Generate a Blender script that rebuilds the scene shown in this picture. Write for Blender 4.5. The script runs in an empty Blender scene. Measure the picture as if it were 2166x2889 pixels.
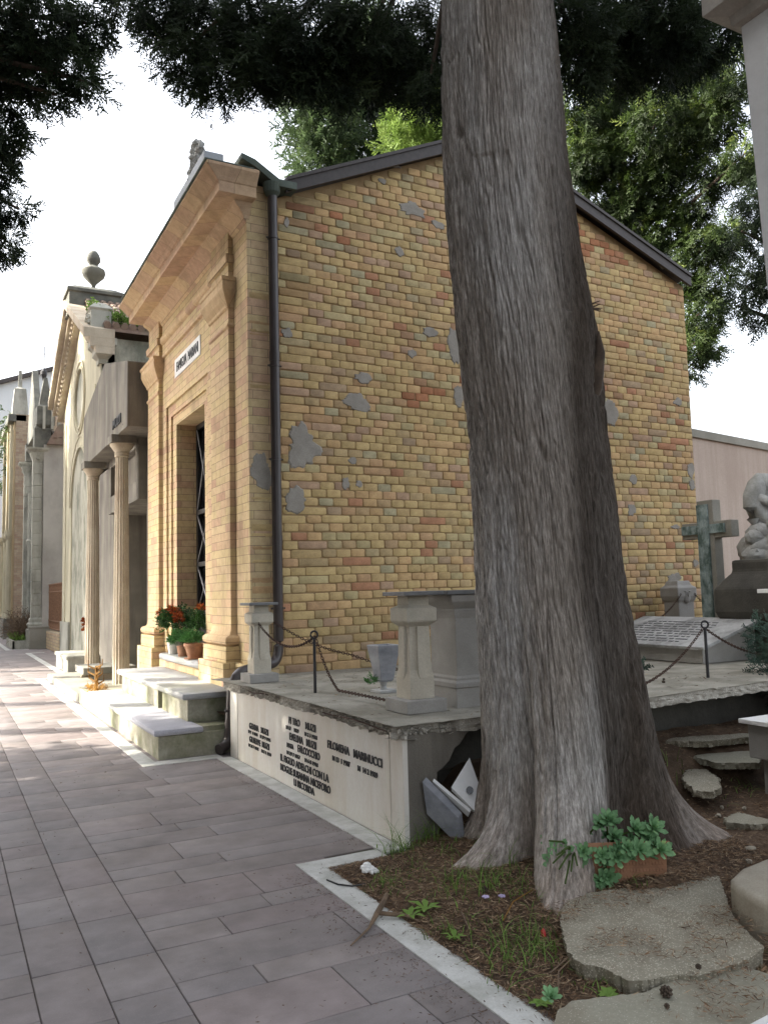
import bpy, bmesh, math, random
import numpy as np
from mathutils import Vector, Matrix, Euler
random.seed(7); RNG = np.random.default_rng(7)
S = bpy.context.scene
COL = S.collection
# ------------------------------------------------------------------ camera
cam = bpy.data.objects.new('camera', bpy.data.cameras.new('camera')); COL.objects.link(cam); S.camera = cam
cam.data.sensor_fit = 'VERTICAL'; cam.data.sensor_height = 24.0; cam.data.lens = 24.0*2340/2889
cam.data.clip_start = .05; cam.data.clip_end = 500
cam.matrix_world = Matrix(((0.88342367, -0.02110882, -0.46809939, 0), (-0.46783309, -0.09593207, -0.87859504, 0),
                           (-0.02635963, 0.99516403, -0.09462406, 1.5), (0, 0, 0, 1)))
# ------------------------------------------------------------------ light
ELEV = math.radians(31); SD = Vector((-.883*math.cos(ELEV), .468*math.cos(ELEV), math.sin(ELEV))).normalized()
W = bpy.data.worlds.new('World'); S.world = W; W.use_nodes = True
nt = W.node_tree; bg = nt.nodes['Background']; sk = nt.nodes.new('ShaderNodeTexSky')
sk.sky_type = 'NISHITA'; sk.sun_disc = False; sk.sun_elevation = ELEV; sk.sun_rotation = math.atan2(SD.x, SD.y) % (2*math.pi)
sk.air_density = 1.0; sk.dust_density = 6.0; sk.ozone_density = 1.0
hs = nt.nodes.new('ShaderNodeHueSaturation'); hs.inputs['Saturation'].default_value = .32; nt.links.new(sk.outputs[0], hs.inputs['Color']); nt.links.new(hs.outputs[0], bg.inputs[0]); bg.inputs[1].default_value = .15
sun = bpy.data.objects.new('sun', bpy.data.lights.new('sun', 'SUN')); COL.objects.link(sun)
sun.data.energy = 3.0; sun.data.angle = math.radians(.6); sun.data.color = (1, .93, .80)
sun.rotation_euler = SD.to_track_quat('Z', 'Y').to_euler()
S.view_settings.view_transform = 'Standard'; S.view_settings.look = 'None'; S.view_settings.gamma = 1
S.view_settings.exposure = 2.2
# ------------------------------------------------------------------ helpers
def tag(o, label=None, cat=None, group=None, kind=None):
    if label: o['label'] = label
    if cat: o['category'] = cat
    if group: o['group'] = group
    if kind: o['kind'] = kind
    return o
def empty(name, loc, label, cat, group=None):
    o = bpy.data.objects.new(name, None); o.empty_display_size = .1; COL.objects.link(o); o.location = loc
    return tag(o, label, cat, group)
def place(o, parent):
    if parent is not None:
        o.parent = parent; L = parent.location.copy(); p = parent.parent
        while p: L += p.location; p = p.parent
        o.location = -L
    return o
def copy_tree(o, parent=None):
    c = o.copy(); COL.objects.link(c); c.parent = parent
    for ch in [x for x in list(bpy.data.objects) if x.parent == o]: copy_tree(ch, c)
    return c
class MB:
    def __init__(s): s.v = []; s.f = []; s.c = None
    def add(s, vs, fs, M=None):
        n = len(s.v); s.v += [tuple(M @ Vector(p)) if M is not None else tuple(p) for p in vs]
        s.f += [tuple(n+i for i in f) for f in fs]; return s
    def box(s, x0, y0, z0, x1, y1, z1, M=None):
        return s.add([(x0,y0,z0),(x1,y0,z0),(x1,y1,z0),(x0,y1,z0),(x0,y0,z1),(x1,y0,z1),(x1,y1,z1),(x0,y1,z1)],
            [(3,2,1,0),(4,5,6,7),(0,1,5,4),(1,2,6,5),(2,3,7,6),(3,0,4,7)], M)
    def prism(s, poly, ax, a, b, M=None):
        n = len(poly); P = []
        for t in (a, b):
            for p, q in poly: P.append({'x': (t,p,q), 'y': (p,t,q), 'z': (p,q,t)}[ax])
        return s.add(P, [tuple(range(n))[::-1], tuple(range(n, 2*n))]+[(i, (i+1) % n, n+(i+1) % n, n+i) for i in range(n)], M)
    def loft(s, r, prof, sy=1.0, cap=True, M=None, sb=1.0):
        x0, y0, x1, y1 = r; P = []; F = []
        for o, z in prof:
            P += [(x0-o, y0-o*sy, z), (x1+o*sb, y0-o*sy, z), (x1+o*sb, y1+o*sy, z), (x0-o, y1+o*sy, z)]
        for k in range(len(prof)-1):
            for i in range(4): F.append((4*k+i, 4*k+(i+1) % 4, 4*k+4+(i+1) % 4, 4*k+4+i))
        if cap: F += [(3,2,1,0), tuple(4*(len(prof)-1)+i for i in range(4))]
        return s.add(P, F, M)
    def lathe(s, cx, cy, prof, n=24, flute=0, M=None):
        P = []; F = []
        for r, z in prof:
            for i in range(n):
                a = 2*math.pi*i/n; rr = r*(1-flute*(i % 2)) ; P.append((cx+rr*math.cos(a), cy+rr*math.sin(a), z))
        for k in range(len(prof)-1):
            for i in range(n): F.append((n*k+i, n*k+(i+1) % n, n*k+n+(i+1) % n, n*k+n+i))
        F += [tuple(range(n))[::-1], tuple(n*(len(prof)-1)+i for i in range(n))]
        return s.add(P, F, M)
    def tube(s, path, r, n=8, M=None):
        path = [Vector(p) for p in path]; rs = r if isinstance(r, (list, tuple)) else [r]*len(path); P = []; F = []
        up = Vector((0,0,1))
        for k, p in enumerate(path):
            d = (path[min(k+1, len(path)-1)]-path[max(k-1, 0)]).normalized()
            a = d.cross(up)
            if a.length < .05: a = d.cross(Vector((1,0,0)))
            a.normalize(); b = d.cross(a)
            for i in range(n):
                t = 2*math.pi*i/n; P.append(p+(a*math.cos(t)+b*math.sin(t))*rs[k])
        for k in range(len(path)-1):
            for i in range(n): F.append((n*k+i, n*k+(i+1) % n, n*k+n+(i+1) % n, n*k+n+i))
        F += [tuple(range(n))[::-1], tuple(n*(len(path)-1)+i for i in range(n))]
        return s.add(P, F, M)
    def blob(s, c, r, sub=1, j=.25):
        bm = bmesh.new(); bmesh.ops.create_icosphere(bm, subdivisions=sub, radius=1)
        if not isinstance(r, (tuple, list)): r = (r, r, r)
        k = 1+random.uniform(-j, j)
        P = []
        for v in bm.verts:
            t = 1+random.uniform(-j, j)*.5; P.append((c[0]+v.co.x*r[0]*t*k, c[1]+v.co.y*r[1]*t, c[2]+v.co.z*r[2]*t))
        F = [tuple(v.index for v in f.verts) for f in bm.faces]; bm.free(); return s.add(P, F)
    def build(s, name, mat, parent=None, bevel=0, smooth=False, seg=2, ang=30, recalc=True, sub=0):
        me = bpy.data.meshes.new(name); me.from_pydata(s.v, [], s.f)
        bm = bmesh.new(); bm.from_mesh(me)
        if recalc: bmesh.ops.recalc_face_normals(bm, faces=bm.faces)
        if bevel:
            es = [e for e in bm.edges if len(e.link_faces) == 2 and e.calc_face_angle(0) > math.radians(ang)]
            bmesh.ops.bevel(bm, geom=es, offset=bevel, segments=seg, profile=.6, affect='EDGES', clamp_overlap=True)
        bm.to_mesh(me); bm.free()
        if smooth:
            me.polygons.foreach_set('use_smooth', [True]*len(me.polygons))
            try: me.set_sharp_from_angle(angle=math.radians(40))
            except Exception: pass
        if mat: me.materials.append(mat)
        o = bpy.data.objects.new(name, me); COL.objects.link(o)
        return place(o, parent)
def rotM(loc, rx=0, ry=0, rz=0, s=1): return Matrix.Translation(loc) @ Euler((math.radians(rx), math.radians(ry), math.radians(rz))).to_matrix().to_4x4() @ Matrix.Scale(s, 4)
def npmesh(name, V, F, mat, parent=None, cols=None, smooth=False):
    me = bpy.data.meshes.new(name); V = np.asarray(V, np.float32); F = np.asarray(F, np.int32); k = F.shape[1]
    me.vertices.add(len(V)); me.vertices.foreach_set('co', V.ravel())
    me.loops.add(F.size); me.loops.foreach_set('vertex_index', F.ravel())
    me.polygons.add(len(F)); me.polygons.foreach_set('loop_start', np.arange(0, F.size, k, dtype=np.int32))
    me.polygons.foreach_set('loop_total', np.full(len(F), k, np.int32))
    if smooth: me.polygons.foreach_set('use_smooth', np.ones(len(F), bool))
    me.update(calc_edges=True)
    if cols is not None:
        a = me.color_attributes.new('Col', 'FLOAT_COLOR', 'POINT'); C4 = np.ones((len(V), 4), np.float32); C4[:, :3] = cols; a.data.foreach_set('color', C4.ravel())
    if mat: me.materials.append(mat)
    o = bpy.data.objects.new(name, me); COL.objects.link(o)
    return place(o, parent)
_lat = RNG.random((256, 256)).astype(np.float32)
def vn(x, y):
    xi = np.floor(x).astype(int); yi = np.floor(y).astype(int); fx = x-xi; fy = y-yi; fx = fx*fx*(3-2*fx); fy = fy*fy*(3-2*fy)
    g = lambda i, j: _lat[i % 256, j % 256]
    return (g(xi, yi)*(1-fx)+g(xi+1, yi)*fx)*(1-fy)+(g(xi, yi+1)*(1-fx)+g(xi+1, yi+1)*fx)*fy
def fbm(x, y, o=4):
    s = 0; a = .5
    for k in range(o): s = s+a*vn(x+17.3*k, y+9.1*k); x = x*2.03; y = y*2.03; a *= .5
    return s
def grid(xs, ys, zf):
    X, Y = np.meshgrid(xs, ys); Z = zf(X, Y); nx = len(xs); ny = len(ys)
    V = np.stack([X.ravel(), Y.ravel(), Z.ravel()], 1); i = np.arange((nx-1)*(ny-1)); r = i//(nx-1); c = i % (nx-1); a = r*nx+c
    return V, np.stack([a, a+1, a+1+nx, a+nx], 1)
# ------------------------------------------------------------------ materials
def newmat(name):
    m = bpy.data.materials.new(name); m.use_nodes = True; return m, m.node_tree, m.node_tree.nodes['Principled BSDF']
def N(t, typ, **k):
    n = t.nodes.new(typ)
    for a, b in k.items(): setattr(n, a, b)
    return n
def noise(t, scale, detail=5, rough=.55, vec=None, sc=None, off=None):
    n = N(t, 'ShaderNodeTexNoise'); n.inputs['Scale'].default_value = scale; n.inputs['Detail'].default_value = detail; n.inputs['Roughness'].default_value = rough
    src = vec
    if src is None: src = N(t, 'ShaderNodeNewGeometry').outputs['Position']
    if sc or off:
        mp = N(t, 'ShaderNodeMapping'); t.links.new(src, mp.inputs[0]); src = mp.outputs[0]
        if sc: mp.inputs['Scale'].default_value = sc
        if off: mp.inputs['Location'].default_value = off
    t.links.new(src, n.inputs['Vector']); return n.outputs['Fac']
def ramp(t, fac, pts):
    r = N(t, 'ShaderNodeValToRGB'); e = r.color_ramp.elements
    while len(e) < len(pts): e.new(.5)
    for i, (p, c) in enumerate(pts): e[i].position = p; e[i].color = (*c, 1) if len(c) == 3 else c
    t.links.new(fac, r.inputs[0]); return r.outputs[0]
def mix(t, fac, a, b, mode='MIX'):
    m = N(t, 'ShaderNodeMix', data_type='RGBA', blend_type=mode)
    for s, v in ((0, fac), (6, a), (7, b)):
        if hasattr(v, 'is_linked') or isinstance(v, bpy.types.NodeSocket): t.links.new(v, m.inputs[s])
        elif isinstance(v, (int, float)): m.inputs[s].default_value = v
        else: m.inputs[s].default_value = (*v, 1)
    return m.outputs[2]
def mth(t, op, a, b=0, c=0):
    m = N(t, 'ShaderNodeMath', operation=op)
    for i, v in enumerate((a, b, c)):
        if isinstance(v, bpy.types.NodeSocket): t.links.new(v, m.inputs[i])
        else: m.inputs[i].default_value = v
    return m.outputs[0]
def bump(t, p, h, st=.3, dist=.01):
    b = N(t, 'ShaderNodeBump'); b.inputs['Strength'].default_value = st; b.inputs['Distance'].default_value = dist
    t.links.new(h, b.inputs['Height']); t.links.new(b.outputs[0], p.inputs['Normal']); return b
BW = (0, 0, 0), (1, 1, 1)
def stone(name, c1, c2, sc=3, fine=60, stain=None, stain_amt=.5, rough=.85, bst=.35, bd=.006, stain_sc=(1.5, 1.5, 1.5), speck=None, spec=.3):
    m, t, p = newmat(name); n1 = noise(t, sc, 6); n2 = noise(t, fine, 4, .7)
    c = ramp(t, n1, [(.3, c1), (.7, c2)])
    c = mix(t, .5, c, ramp(t, n2, [(.25, (.35, .35, .35)), (.75, (.66, .66, .66))]), 'OVERLAY')
    if stain:
        s = noise(t, 1, 7, .65, sc=stain_sc); k = ramp(t, s, [(.5-.06, (0, 0, 0)), (.62, (stain_amt,)*3)]); c = mix(t, k, c, stain)
    if speck:
        v = N(t, 'ShaderNodeTexVoronoi'); v.inputs['Scale'].default_value = speck[1]
        t.links.new(N(t, 'ShaderNodeNewGeometry').outputs['Position'], v.inputs['Vector'])
        sm = N(t, 'ShaderNodeSeparateColor'); t.links.new(v.outputs['Color'], sm.inputs[0])
        k = mth(t, 'MULTIPLY', mth(t, 'LESS_THAN', v.outputs['Distance'], speck[2]), mth(t, 'GREATER_THAN', sm.outputs[0], .55)); c = mix(t, k, c, speck[0])
    t.links.new(c, p.inputs['Base Color']); p.inputs['Roughness'].default_value = rough; p.inputs['Specular IOR Level'].default_value = spec
    h = mth(t, 'ADD', mth(t, 'MULTIPLY', n2, .5), n1); bump(t, p, h, bst, bd); return m
def plain(name, c, rough=.5, metal=0, var=.25, sc=20, bst=.15):
    m, t, p = newmat(name); n1 = noise(t, sc, 5)
    d = tuple(x*(1-var) for x in c); e = tuple(min(1, x*(1+var)) for x in c)
    t.links.new(ramp(t, n1, [(.3, d), (.7, e)]), p.inputs['Base Color']); p.inputs['Roughness'].default_value = rough; p.inputs['Metallic'].default_value = metal
    bump(t, p, n1, bst, .004); return m
def leafmat(name, dark, light, trans=.25, yellow=None):
    m, t, p = newmat(name); a = N(t, 'ShaderNodeAttribute', attribute_name='Col'); n1 = noise(t, 2.2, 3)
    sp = N(t, 'ShaderNodeSeparateColor'); t.links.new(a.outputs['Color'], sp.inputs[0])
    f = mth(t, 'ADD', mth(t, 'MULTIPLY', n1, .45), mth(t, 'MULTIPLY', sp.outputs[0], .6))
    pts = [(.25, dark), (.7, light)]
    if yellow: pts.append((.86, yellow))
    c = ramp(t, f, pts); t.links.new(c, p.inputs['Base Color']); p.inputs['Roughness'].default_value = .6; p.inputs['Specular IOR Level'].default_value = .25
    tr = N(t, 'ShaderNodeBsdfTranslucent'); t.links.new(c, tr.inputs[0]); mx = N(t, 'ShaderNodeMixShader'); mx.inputs[0].default_value = trans
    o = t.nodes['Material Output']; t.links.new(p.outputs[0], mx.inputs[1]); t.links.new(tr.outputs[0], mx.inputs[2]); t.links.new(mx.outputs[0], o.inputs[0]); return m
def brickmat(name, bw=.35, bh=.091, mort=.007, cols=None, mc=(.26, .19, .12), bst=.5, head=False, pale=0):
    m, t, p = newmat(name); g = N(t, 'ShaderNodeNewGeometry'); sx = N(t, 'ShaderNodeSeparateXYZ'); t.links.new(g.outputs['Position'], sx.inputs[0])
    u = mth(t, 'ADD', sx.outputs[0], sx.outputs[1]); row = mth(t, 'FLOOR', mth(t, 'DIVIDE', sx.outputs[2], bh))
    u = mth(t, 'ADD', mth(t, 'DIVIDE', u, bw), mth(t, 'MULTIPLY', mth(t, 'MODULO', row, 2), .5)); colI = mth(t, 'FLOOR', u)
    fu = mth(t, 'MULTIPLY', mth(t, 'FRACT', u), bw); fv = mth(t, 'MULTIPLY', mth(t, 'FRACT', mth(t, 'DIVIDE', sx.outputs[2], bh)), bh)
    cv = N(t, 'ShaderNodeCombineXYZ'); t.links.new(colI, cv.inputs[0]); t.links.new(row, cv.inputs[1])
    wn = N(t, 'ShaderNodeTexWhiteNoise', noise_dimensions='2D'); t.links.new(cv.outputs[0], wn.inputs['Vector'])
    cols = cols or [(0, (.53, .41, .235)), (.25, (.58, .455, .25)), (.45, (.60, .46, .27)), (.65, (.57, .425, .265)), (.8, (.57, .405, .25)), (.92, (.53, .36, .24)), (1, (.48, .31, .21))]
    c = ramp(t, wn.outputs['Value'], cols)
    n1 = noise(t, 14, 6); n3 = noise(t, 90, 4, .7)
    c = mix(t, .45, c, ramp(t, n1, [(.25, (.33, .33, .33)), (.75, (.68, .68, .68))]), 'OVERLAY')
    c = mix(t, .3, c, ramp(t, n3, [(.3, (.3, .3, .3)), (.7, (.7, .7, .7))]), 'OVERLAY')
    c = mix(t, ramp(t, noise(t, 1, 7, .65, sc=(2.6, 2.6, .8)), [(.5, (0, 0, 0)), (.68, (.5, .5, .5))]), c, (.27, .20, .12))
    e = mth(t, 'MINIMUM', mth(t, 'MINIMUM', fu, mth(t, 'SUBTRACT', bw, fu)), mth(t, 'MINIMUM', fv, mth(t, 'SUBTRACT', bh, fv)))
    e = mth(t, 'ADD', e, mth(t, 'MULTIPLY', mth(t, 'SUBTRACT', n1, .5), .004))
    mr = N(t, 'ShaderNodeMapRange'); t.links.new(e, mr.inputs[0]); mr.inputs[1].default_value = mort*.25; mr.inputs[2].default_value = mort*.6
    c = mix(t, mr.outputs[0], mc, c); t.links.new(c, p.inputs['Base Color']); p.inputs['Roughness'].default_value = .85; p.inputs['Specular IOR Level'].default_value = .2
    h = mth(t, 'ADD', mr.outputs[0], mth(t, 'MULTIPLY', n3, .35)); bump(t, p, h, bst, .005); return m
def vcolmat(name, fine=70, rough=.88, bst=.5, ov=.5):
    m, t, p = newmat(name); a = N(t, 'ShaderNodeAttribute', attribute_name='Col'); n2 = noise(t, fine, 5, .7); n1 = noise(t, 11, 5)
    c = mix(t, ov, a.outputs['Color'], ramp(t, n1, [(.25, (.32, .32, .32)), (.75, (.68, .68, .68))]), 'OVERLAY')
    c = mix(t, ov*.8, c, ramp(t, n2, [(.25, (.3, .3, .3)), (.75, (.7, .7, .7))]), 'OVERLAY')
    t.links.new(c, p.inputs['Base Color']); p.inputs['Roughness'].default_value = rough; p.inputs['Specular IOR Level'].default_value = .25
    bump(t, p, mth(t, 'ADD', n1, mth(t, 'MULTIPLY', n2, .6)), bst, .006); return m
M = {}
M['brick_fine'] = brickmat('fine_brick')
M['brick_rough'] = vcolmat('rough_brick')
M['mortar'] = stone('mortar', (.27, .18, .09), (.38, .27, .145), 8, 80, bst=.6)
M['terracotta_trim'] = brickmat('moulded_brick', .35, .5, .007, [(0, (.56,.41,.245)), (.4, (.59,.43,.26)), (.7, (.54,.38,.25)), (1, (.48,.32,.22))], (.30,.21,.13), .4)
M['cement'] = stone('cement_patch', (.28, .26, .225), (.36, .335, .295), 8, 90, bst=.6)
M['concrete'] = stone('concrete', (.26, .25, .21), (.38, .36, .31), 3, 70, (.13, .13, .10), .5, bst=.5)
M['slab'] = stone('terrace_slab', (.24, .23, .19), (.36, .34, .29), 4, 90, (.12, .11, .08), .55, bst=.6, stain_sc=(2.5, 2.5, 2.5))
M['marble'] = stone('marble_panel', (.70, .68, .62), (.79, .77, .72), 1.6, 40, (.52, .42, .28), .35, rough=.5, bst=.15, stain_sc=(3, 3, .6))
M['marble_grey'] = stone('grey_marble', (.17, .18, .20), (.30, .31, .34), 6, 30, (.42, .42, .44), .35, rough=.5, bst=.1, stain_sc=(2, 2, 9))
M['nosing'] = stone('step_marble', (.36, .36, .365), (.46, .46, .455), 3, 60, (.25, .26, .17), .5, rough=.7, bst=.3)
M['mossy'] = stone('mossy_render', (.28, .265, .20), (.42, .40, .32), 5, 40, (.13, .14, .065), .75, bst=.6, stain_sc=(2.2, 2.2, 2.2))
M['travertine'] = stone('travertine', (.45, .385, .29), (.55, .48, .37), 3, 50, (.33, .25, .18), .6, stain_sc=(3, 3, 1.2))
M['granolith'] = stone('rough_render', (.17, .155, .13), (.26, .24, .20), 2, 120, (.10, .09, .08), .7, bst=.9, bd=.01, stain_sc=(2.6, 2.6, .35))
M['plaster_yellow'] = stone('cream_plaster', (.50, .46, .33), (.58, .54, .40), 1.5, 60, (.34, .31, .23), .6, stain_sc=(2, 2, .5))
M['plaster_ochre'] = stone('ochre_plaster', (.46, .36, .22), (.52, .42, .27), 2, 60)
M['plaster_grey'] = stone('grey_plaster', (.40, .37, .33), (.50, .47, .42), 1.5, 60, (.28, .26, .23), .5, stain_sc=(1.5, 1.5, .8))
M['plaster_stained'] = stone('stained_plaster', (.38, .37, .30), (.48, .46, .38), 1.5, 50, (.12, .13, .10), .8, stain_sc=(1.4, 1.4, .9))
M['stone_pale'] = stone('pale_stone', (.38, .37, .31), (.48, .47, .41), 3, 60, (.17, .17, .14), .7, stain_sc=(2, 2, .8))
M['stone_black'] = stone('lichen_stone', (.09, .09, .08), (.17, .17, .145), 5, 60, (.30, .29, .23), .3)
M['white_wall'] = stone('white_wall', (.62, .66, .68), (.68, .71, .72), .5, 20, bst=.1)
M['beige_wall'] = stone('beige_wall', (.44, .35, .29), (.52, .43, .36), .8, 40, (.36, .28, .22), .5, stain_sc=(4, 4, .25), bst=.15)
M['white_marble'] = stone('white_marble', (.72, .72, .71), (.80, .80, .79), 2, 40, (.52, .50, .46), .3, rough=.45, bst=.1)
M['pipe'] = plain('brown_pipe', (.052, .042, .04), .32, 0, .15, 6, .05)
M['metal_dark'] = plain('dark_metal', (.035, .034, .036), .5, .3)
M['rust'] = plain('rusty_iron', (.075, .042, .03), .8, .3, .5, 60, .5)
M['iron_rail'] = plain('rusty_railing', (.22, .12, .07), .8, .2, .4, 30, .5)
M['bronze'] = plain('dark_letters', (.03, .03, .032), .5, .3)
M['fascia'] = plain('brown_fascia', (.055, .045, .042), .55, 0, .2)
M['copper'] = stone('verdigris_gutter', (.09, .12, .11), (.17, .20, .17), 5, 50, (.06, .07, .05), .6)
M['door_iron'] = plain('door_iron', (.016, .016, .017), .45, .2)
M['glass_dark'] = plain('dark_glass', (.012, .012, .014), .12, 0)
M['slate'] = stone('slate_cap', (.10, .105, .11), (.17, .175, .18), 5, 60, (.30, .30, .29), .25, rough=.6)
M['post'] = stone('post_cement', (.46, .42, .34), (.58, .54, .45), 4, 90, (.28, .27, .22), .5, bst=.4)
M['post2'] = stone('pedestal_cement', (.30, .29, .27), (.40, .385, .36), 4, 130, (.22, .21, .18), .4, bst=.5)
M['curb'] = stone('white_border', (.50, .50, .47), (.62, .62, .59), 3, 120, (.30, .30, .26), .55, bst=.5, stain_sc=(5, 5, 5))
M['pot'] = plain('terracotta_pot', (.31, .155, .085), .8, 0, .2)
M['pot_white'] = plain('white_pot', (.66, .64, .58), .4, 0, .1)
M['soil'] = stone('soil', (.085, .056, .036), (.165, .110, .070), 14, 120, (.035, .022, .014), .6, bst=1, bd=.02)
M['litter'] = vcolmat('needle_litter', 120, .9, .2, .3)
M['earth'] = stone('earth_ground', (.05, .032, .02), (.11, .07, .045), 2, 40, bst=.8, bd=.02)
M['cracked'] = stone('exposed_concrete', (.24, .22, .165), (.38, .35, .275), 4, 60, (.11, .085, .05), .5, bst=1, bd=.012, speck=((.50, .47, .38), 130, .38), stain_sc=(4, 4, 4))
M['cracked2'] = stone('smooth_concrete', (.26, .25, .19), (.36, .345, .28), 3, 90, (.16, .13, .08), .5, bst=.6, bd=.006, speck=((.45, .43, .36), 110, .25), stain_sc=(3, 3, 3))
M['edge'] = stone('worn_concrete_edge', (.34, .32, .27), (.50, .475, .42), 9, 70, (.20, .17, .13), .5, bst=.8, bd=.01, speck=((.55, .52, .46), 90, .35), stain_sc=(9, 9, 9))
M['kerbstone'] = stone('kerb_stone', (.30, .27, .21), (.42, .38, .31), 4, 90, (.26, .20, .13), .4, bst=.6)
M['lichen_marble'] = stone('lichen_marble', (.36, .36, .35), (.50, .50, .49), 5, 50, (.13, .13, .12), .7, bst=.4, stain_sc=(3, 3, 3))
M['verdigris'] = stone('verdigris', (.20, .27, .26), (.42, .50, .50), 12, 60, (.06, .10, .08), .85, bst=.4, stain_sc=(9, 9, 5))
M['statue'] = stone('statue_stone', (.26, .26, .24), (.42, .42, .40), 6, 50, (.13, .12, .10), .5, bst=.5, stain_sc=(4, 4, 4))
M['dark_rock'] = stone('dark_rock', (.045, .042, .036), (.085, .08, .068), 4, 50, (.16, .15, .12), .3, bst=.7, bd=.012)
M['tile_roof'] = stone('roof_tiles', (.20, .14, .11), (.30, .22, .17), 6, 50, (.10, .12, .08), .5)
M['leaf_dark'] = leafmat('cypress_dark', (.012, .021, .013), (.050, .075, .034), .35)
M['leaf_mid'] = leafmat('cypress_green', (.012, .022, .008), (.06, .095, .022), .35, (.20, .25, .06))
M['leaf_far'] = leafmat('conifer_far', (.03, .05, .025), (.10, .15, .06), .3, (.16, .21, .08))
M['leaf_bright'] = leafmat('conifer_bright', (.09, .15, .03), (.24, .33, .08), .35, (.35, .42, .12))
M['grass'] = leafmat('grass_blades', (.06, .10, .02), (.20, .33, .07), .3)
M['succ'] = leafmat('succulent', (.08, .18, .08), (.24, .43, .21), .2, (.40, .58, .22))
M['shrub'] = leafmat('juniper_leaf', (.02, .04, .03), (.07, .12, .09), .2)
M['chrys'] = leafmat('chrysanthemum_leaf', (.015, .04, .012), (.05, .12, .03), .2)
M['fern'] = leafmat('parsley_leaf', (.03, .10, .025), (.08, .22, .06), .25)
M['flower'] = leafmat('rust_petals', (.16, .03, .012), (.38, .09, .02), .2, (.55, .22, .05))
M['dry'] = leafmat('dry_leaf', (.30, .16, .04), (.55, .33, .10), .3)
M['twig'] = plain('dry_twig', (.14, .095, .06), .9, 0, .4)
M['bark_far'] = plain('cypress_bark', (.07, .05, .035), .9, 0, .4)
M['petal_white'] = plain('white_petal', (.75, .75, .72), .5)
# bark of the great trunk: long fibrous strips
def barkmat():
    m, t, p = newmat('fibrous_bark'); at = N(t, 'ShaderNodeAttribute', attribute_name='bk').outputs['Vector']; a = noise(t, 1, 8, .7, at, sc=(190, 17, 0)); b = noise(t, 1, 6, .72, at, sc=(75, 5.5, 0)); d = noise(t, 1, 5, .6, sc=(5, 5, .6)); n4 = noise(t, 1, 4, .5, sc=(2.2, 2.2, .45), off=(3.3, 1.7, .2))
    f = mth(t, 'ADD', mth(t, 'MULTIPLY', a, .5), mth(t, 'MULTIPLY', b, .5))
    c = ramp(t, f, [(.36, (.11, .10, .09)), (.45, (.28, .265, .245)), (.53, (.44, .42, .395)), (.62, (.72, .70, .67))]); sa = N(t, 'ShaderNodeSeparateXYZ'); t.links.new(at, sa.inputs[0]); dk = ramp(t, mth(t, 'ADD', sa.outputs[2], mth(t, 'MULTIPLY', b, .25)), [(.30, (1, 1, 1)), (.66, (.30, .275, .255))]); c = mix(t, 1.0, c, dk, 'MULTIPLY')  # shade on the trunk's right flank is painted into the bark colour
    g = N(t, 'ShaderNodeNewGeometry'); sx = N(t, 'ShaderNodeSeparateXYZ'); t.links.new(g.outputs['Position'], sx.inputs[0])
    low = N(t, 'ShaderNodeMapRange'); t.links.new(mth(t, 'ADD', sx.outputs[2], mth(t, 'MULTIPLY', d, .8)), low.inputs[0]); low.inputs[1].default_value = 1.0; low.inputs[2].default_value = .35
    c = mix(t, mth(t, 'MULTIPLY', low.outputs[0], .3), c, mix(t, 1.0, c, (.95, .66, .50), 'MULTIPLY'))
    k = ramp(t, n4, [(.42, (1, 1, 1)), (.6, (.74, .69, .64))]); c = mix(t, 1.0, c, k, 'MULTIPLY')
    t.links.new(c, p.inputs['Base Color']); p.inputs['Roughness'].default_value = .9; p.inputs['Specular IOR Level'].default_value = .2
    bump(t, p, f, .9, .018); return m
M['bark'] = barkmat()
# ------------------------------------------------------------------ text
def text(name, s, yl, yr, z0, h, x, mat, parent, ext=.004, wt=.0):
    cu = bpy.data.curves.new('t', 'FONT'); cu.body = s; cu.extrude = .03; cu.offset = wt; cu.resolution_u = 3
    to = bpy.data.objects.new('t', cu); COL.objects.link(to); dg = bpy.context.evaluated_depsgraph_get()
    me = bpy.data.meshes.new_from_object(to.evaluated_get(dg)); bpy.data.objects.remove(to)
    co = np.array([v.co[:] for v in me.vertices]); mn = co.min(0); mx = co.max(0)
    for v in me.vertices:
        a = (v.co.x-mn[0])/(mx[0]-mn[0]); b = (v.co.y-mn[1])/(mx[1]-mn[1]); c = (v.co.z-mn[2])/(mx[2]-mn[2])
        v.co = (x-c*ext, yl+(yr-yl)*a, z0+h*b)
    me.materials.clear(); me.materials.append(mat); me.name = name
    o = bpy.data.objects.new(name, me); COL.objects.link(o); return place(o, parent)
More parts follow.
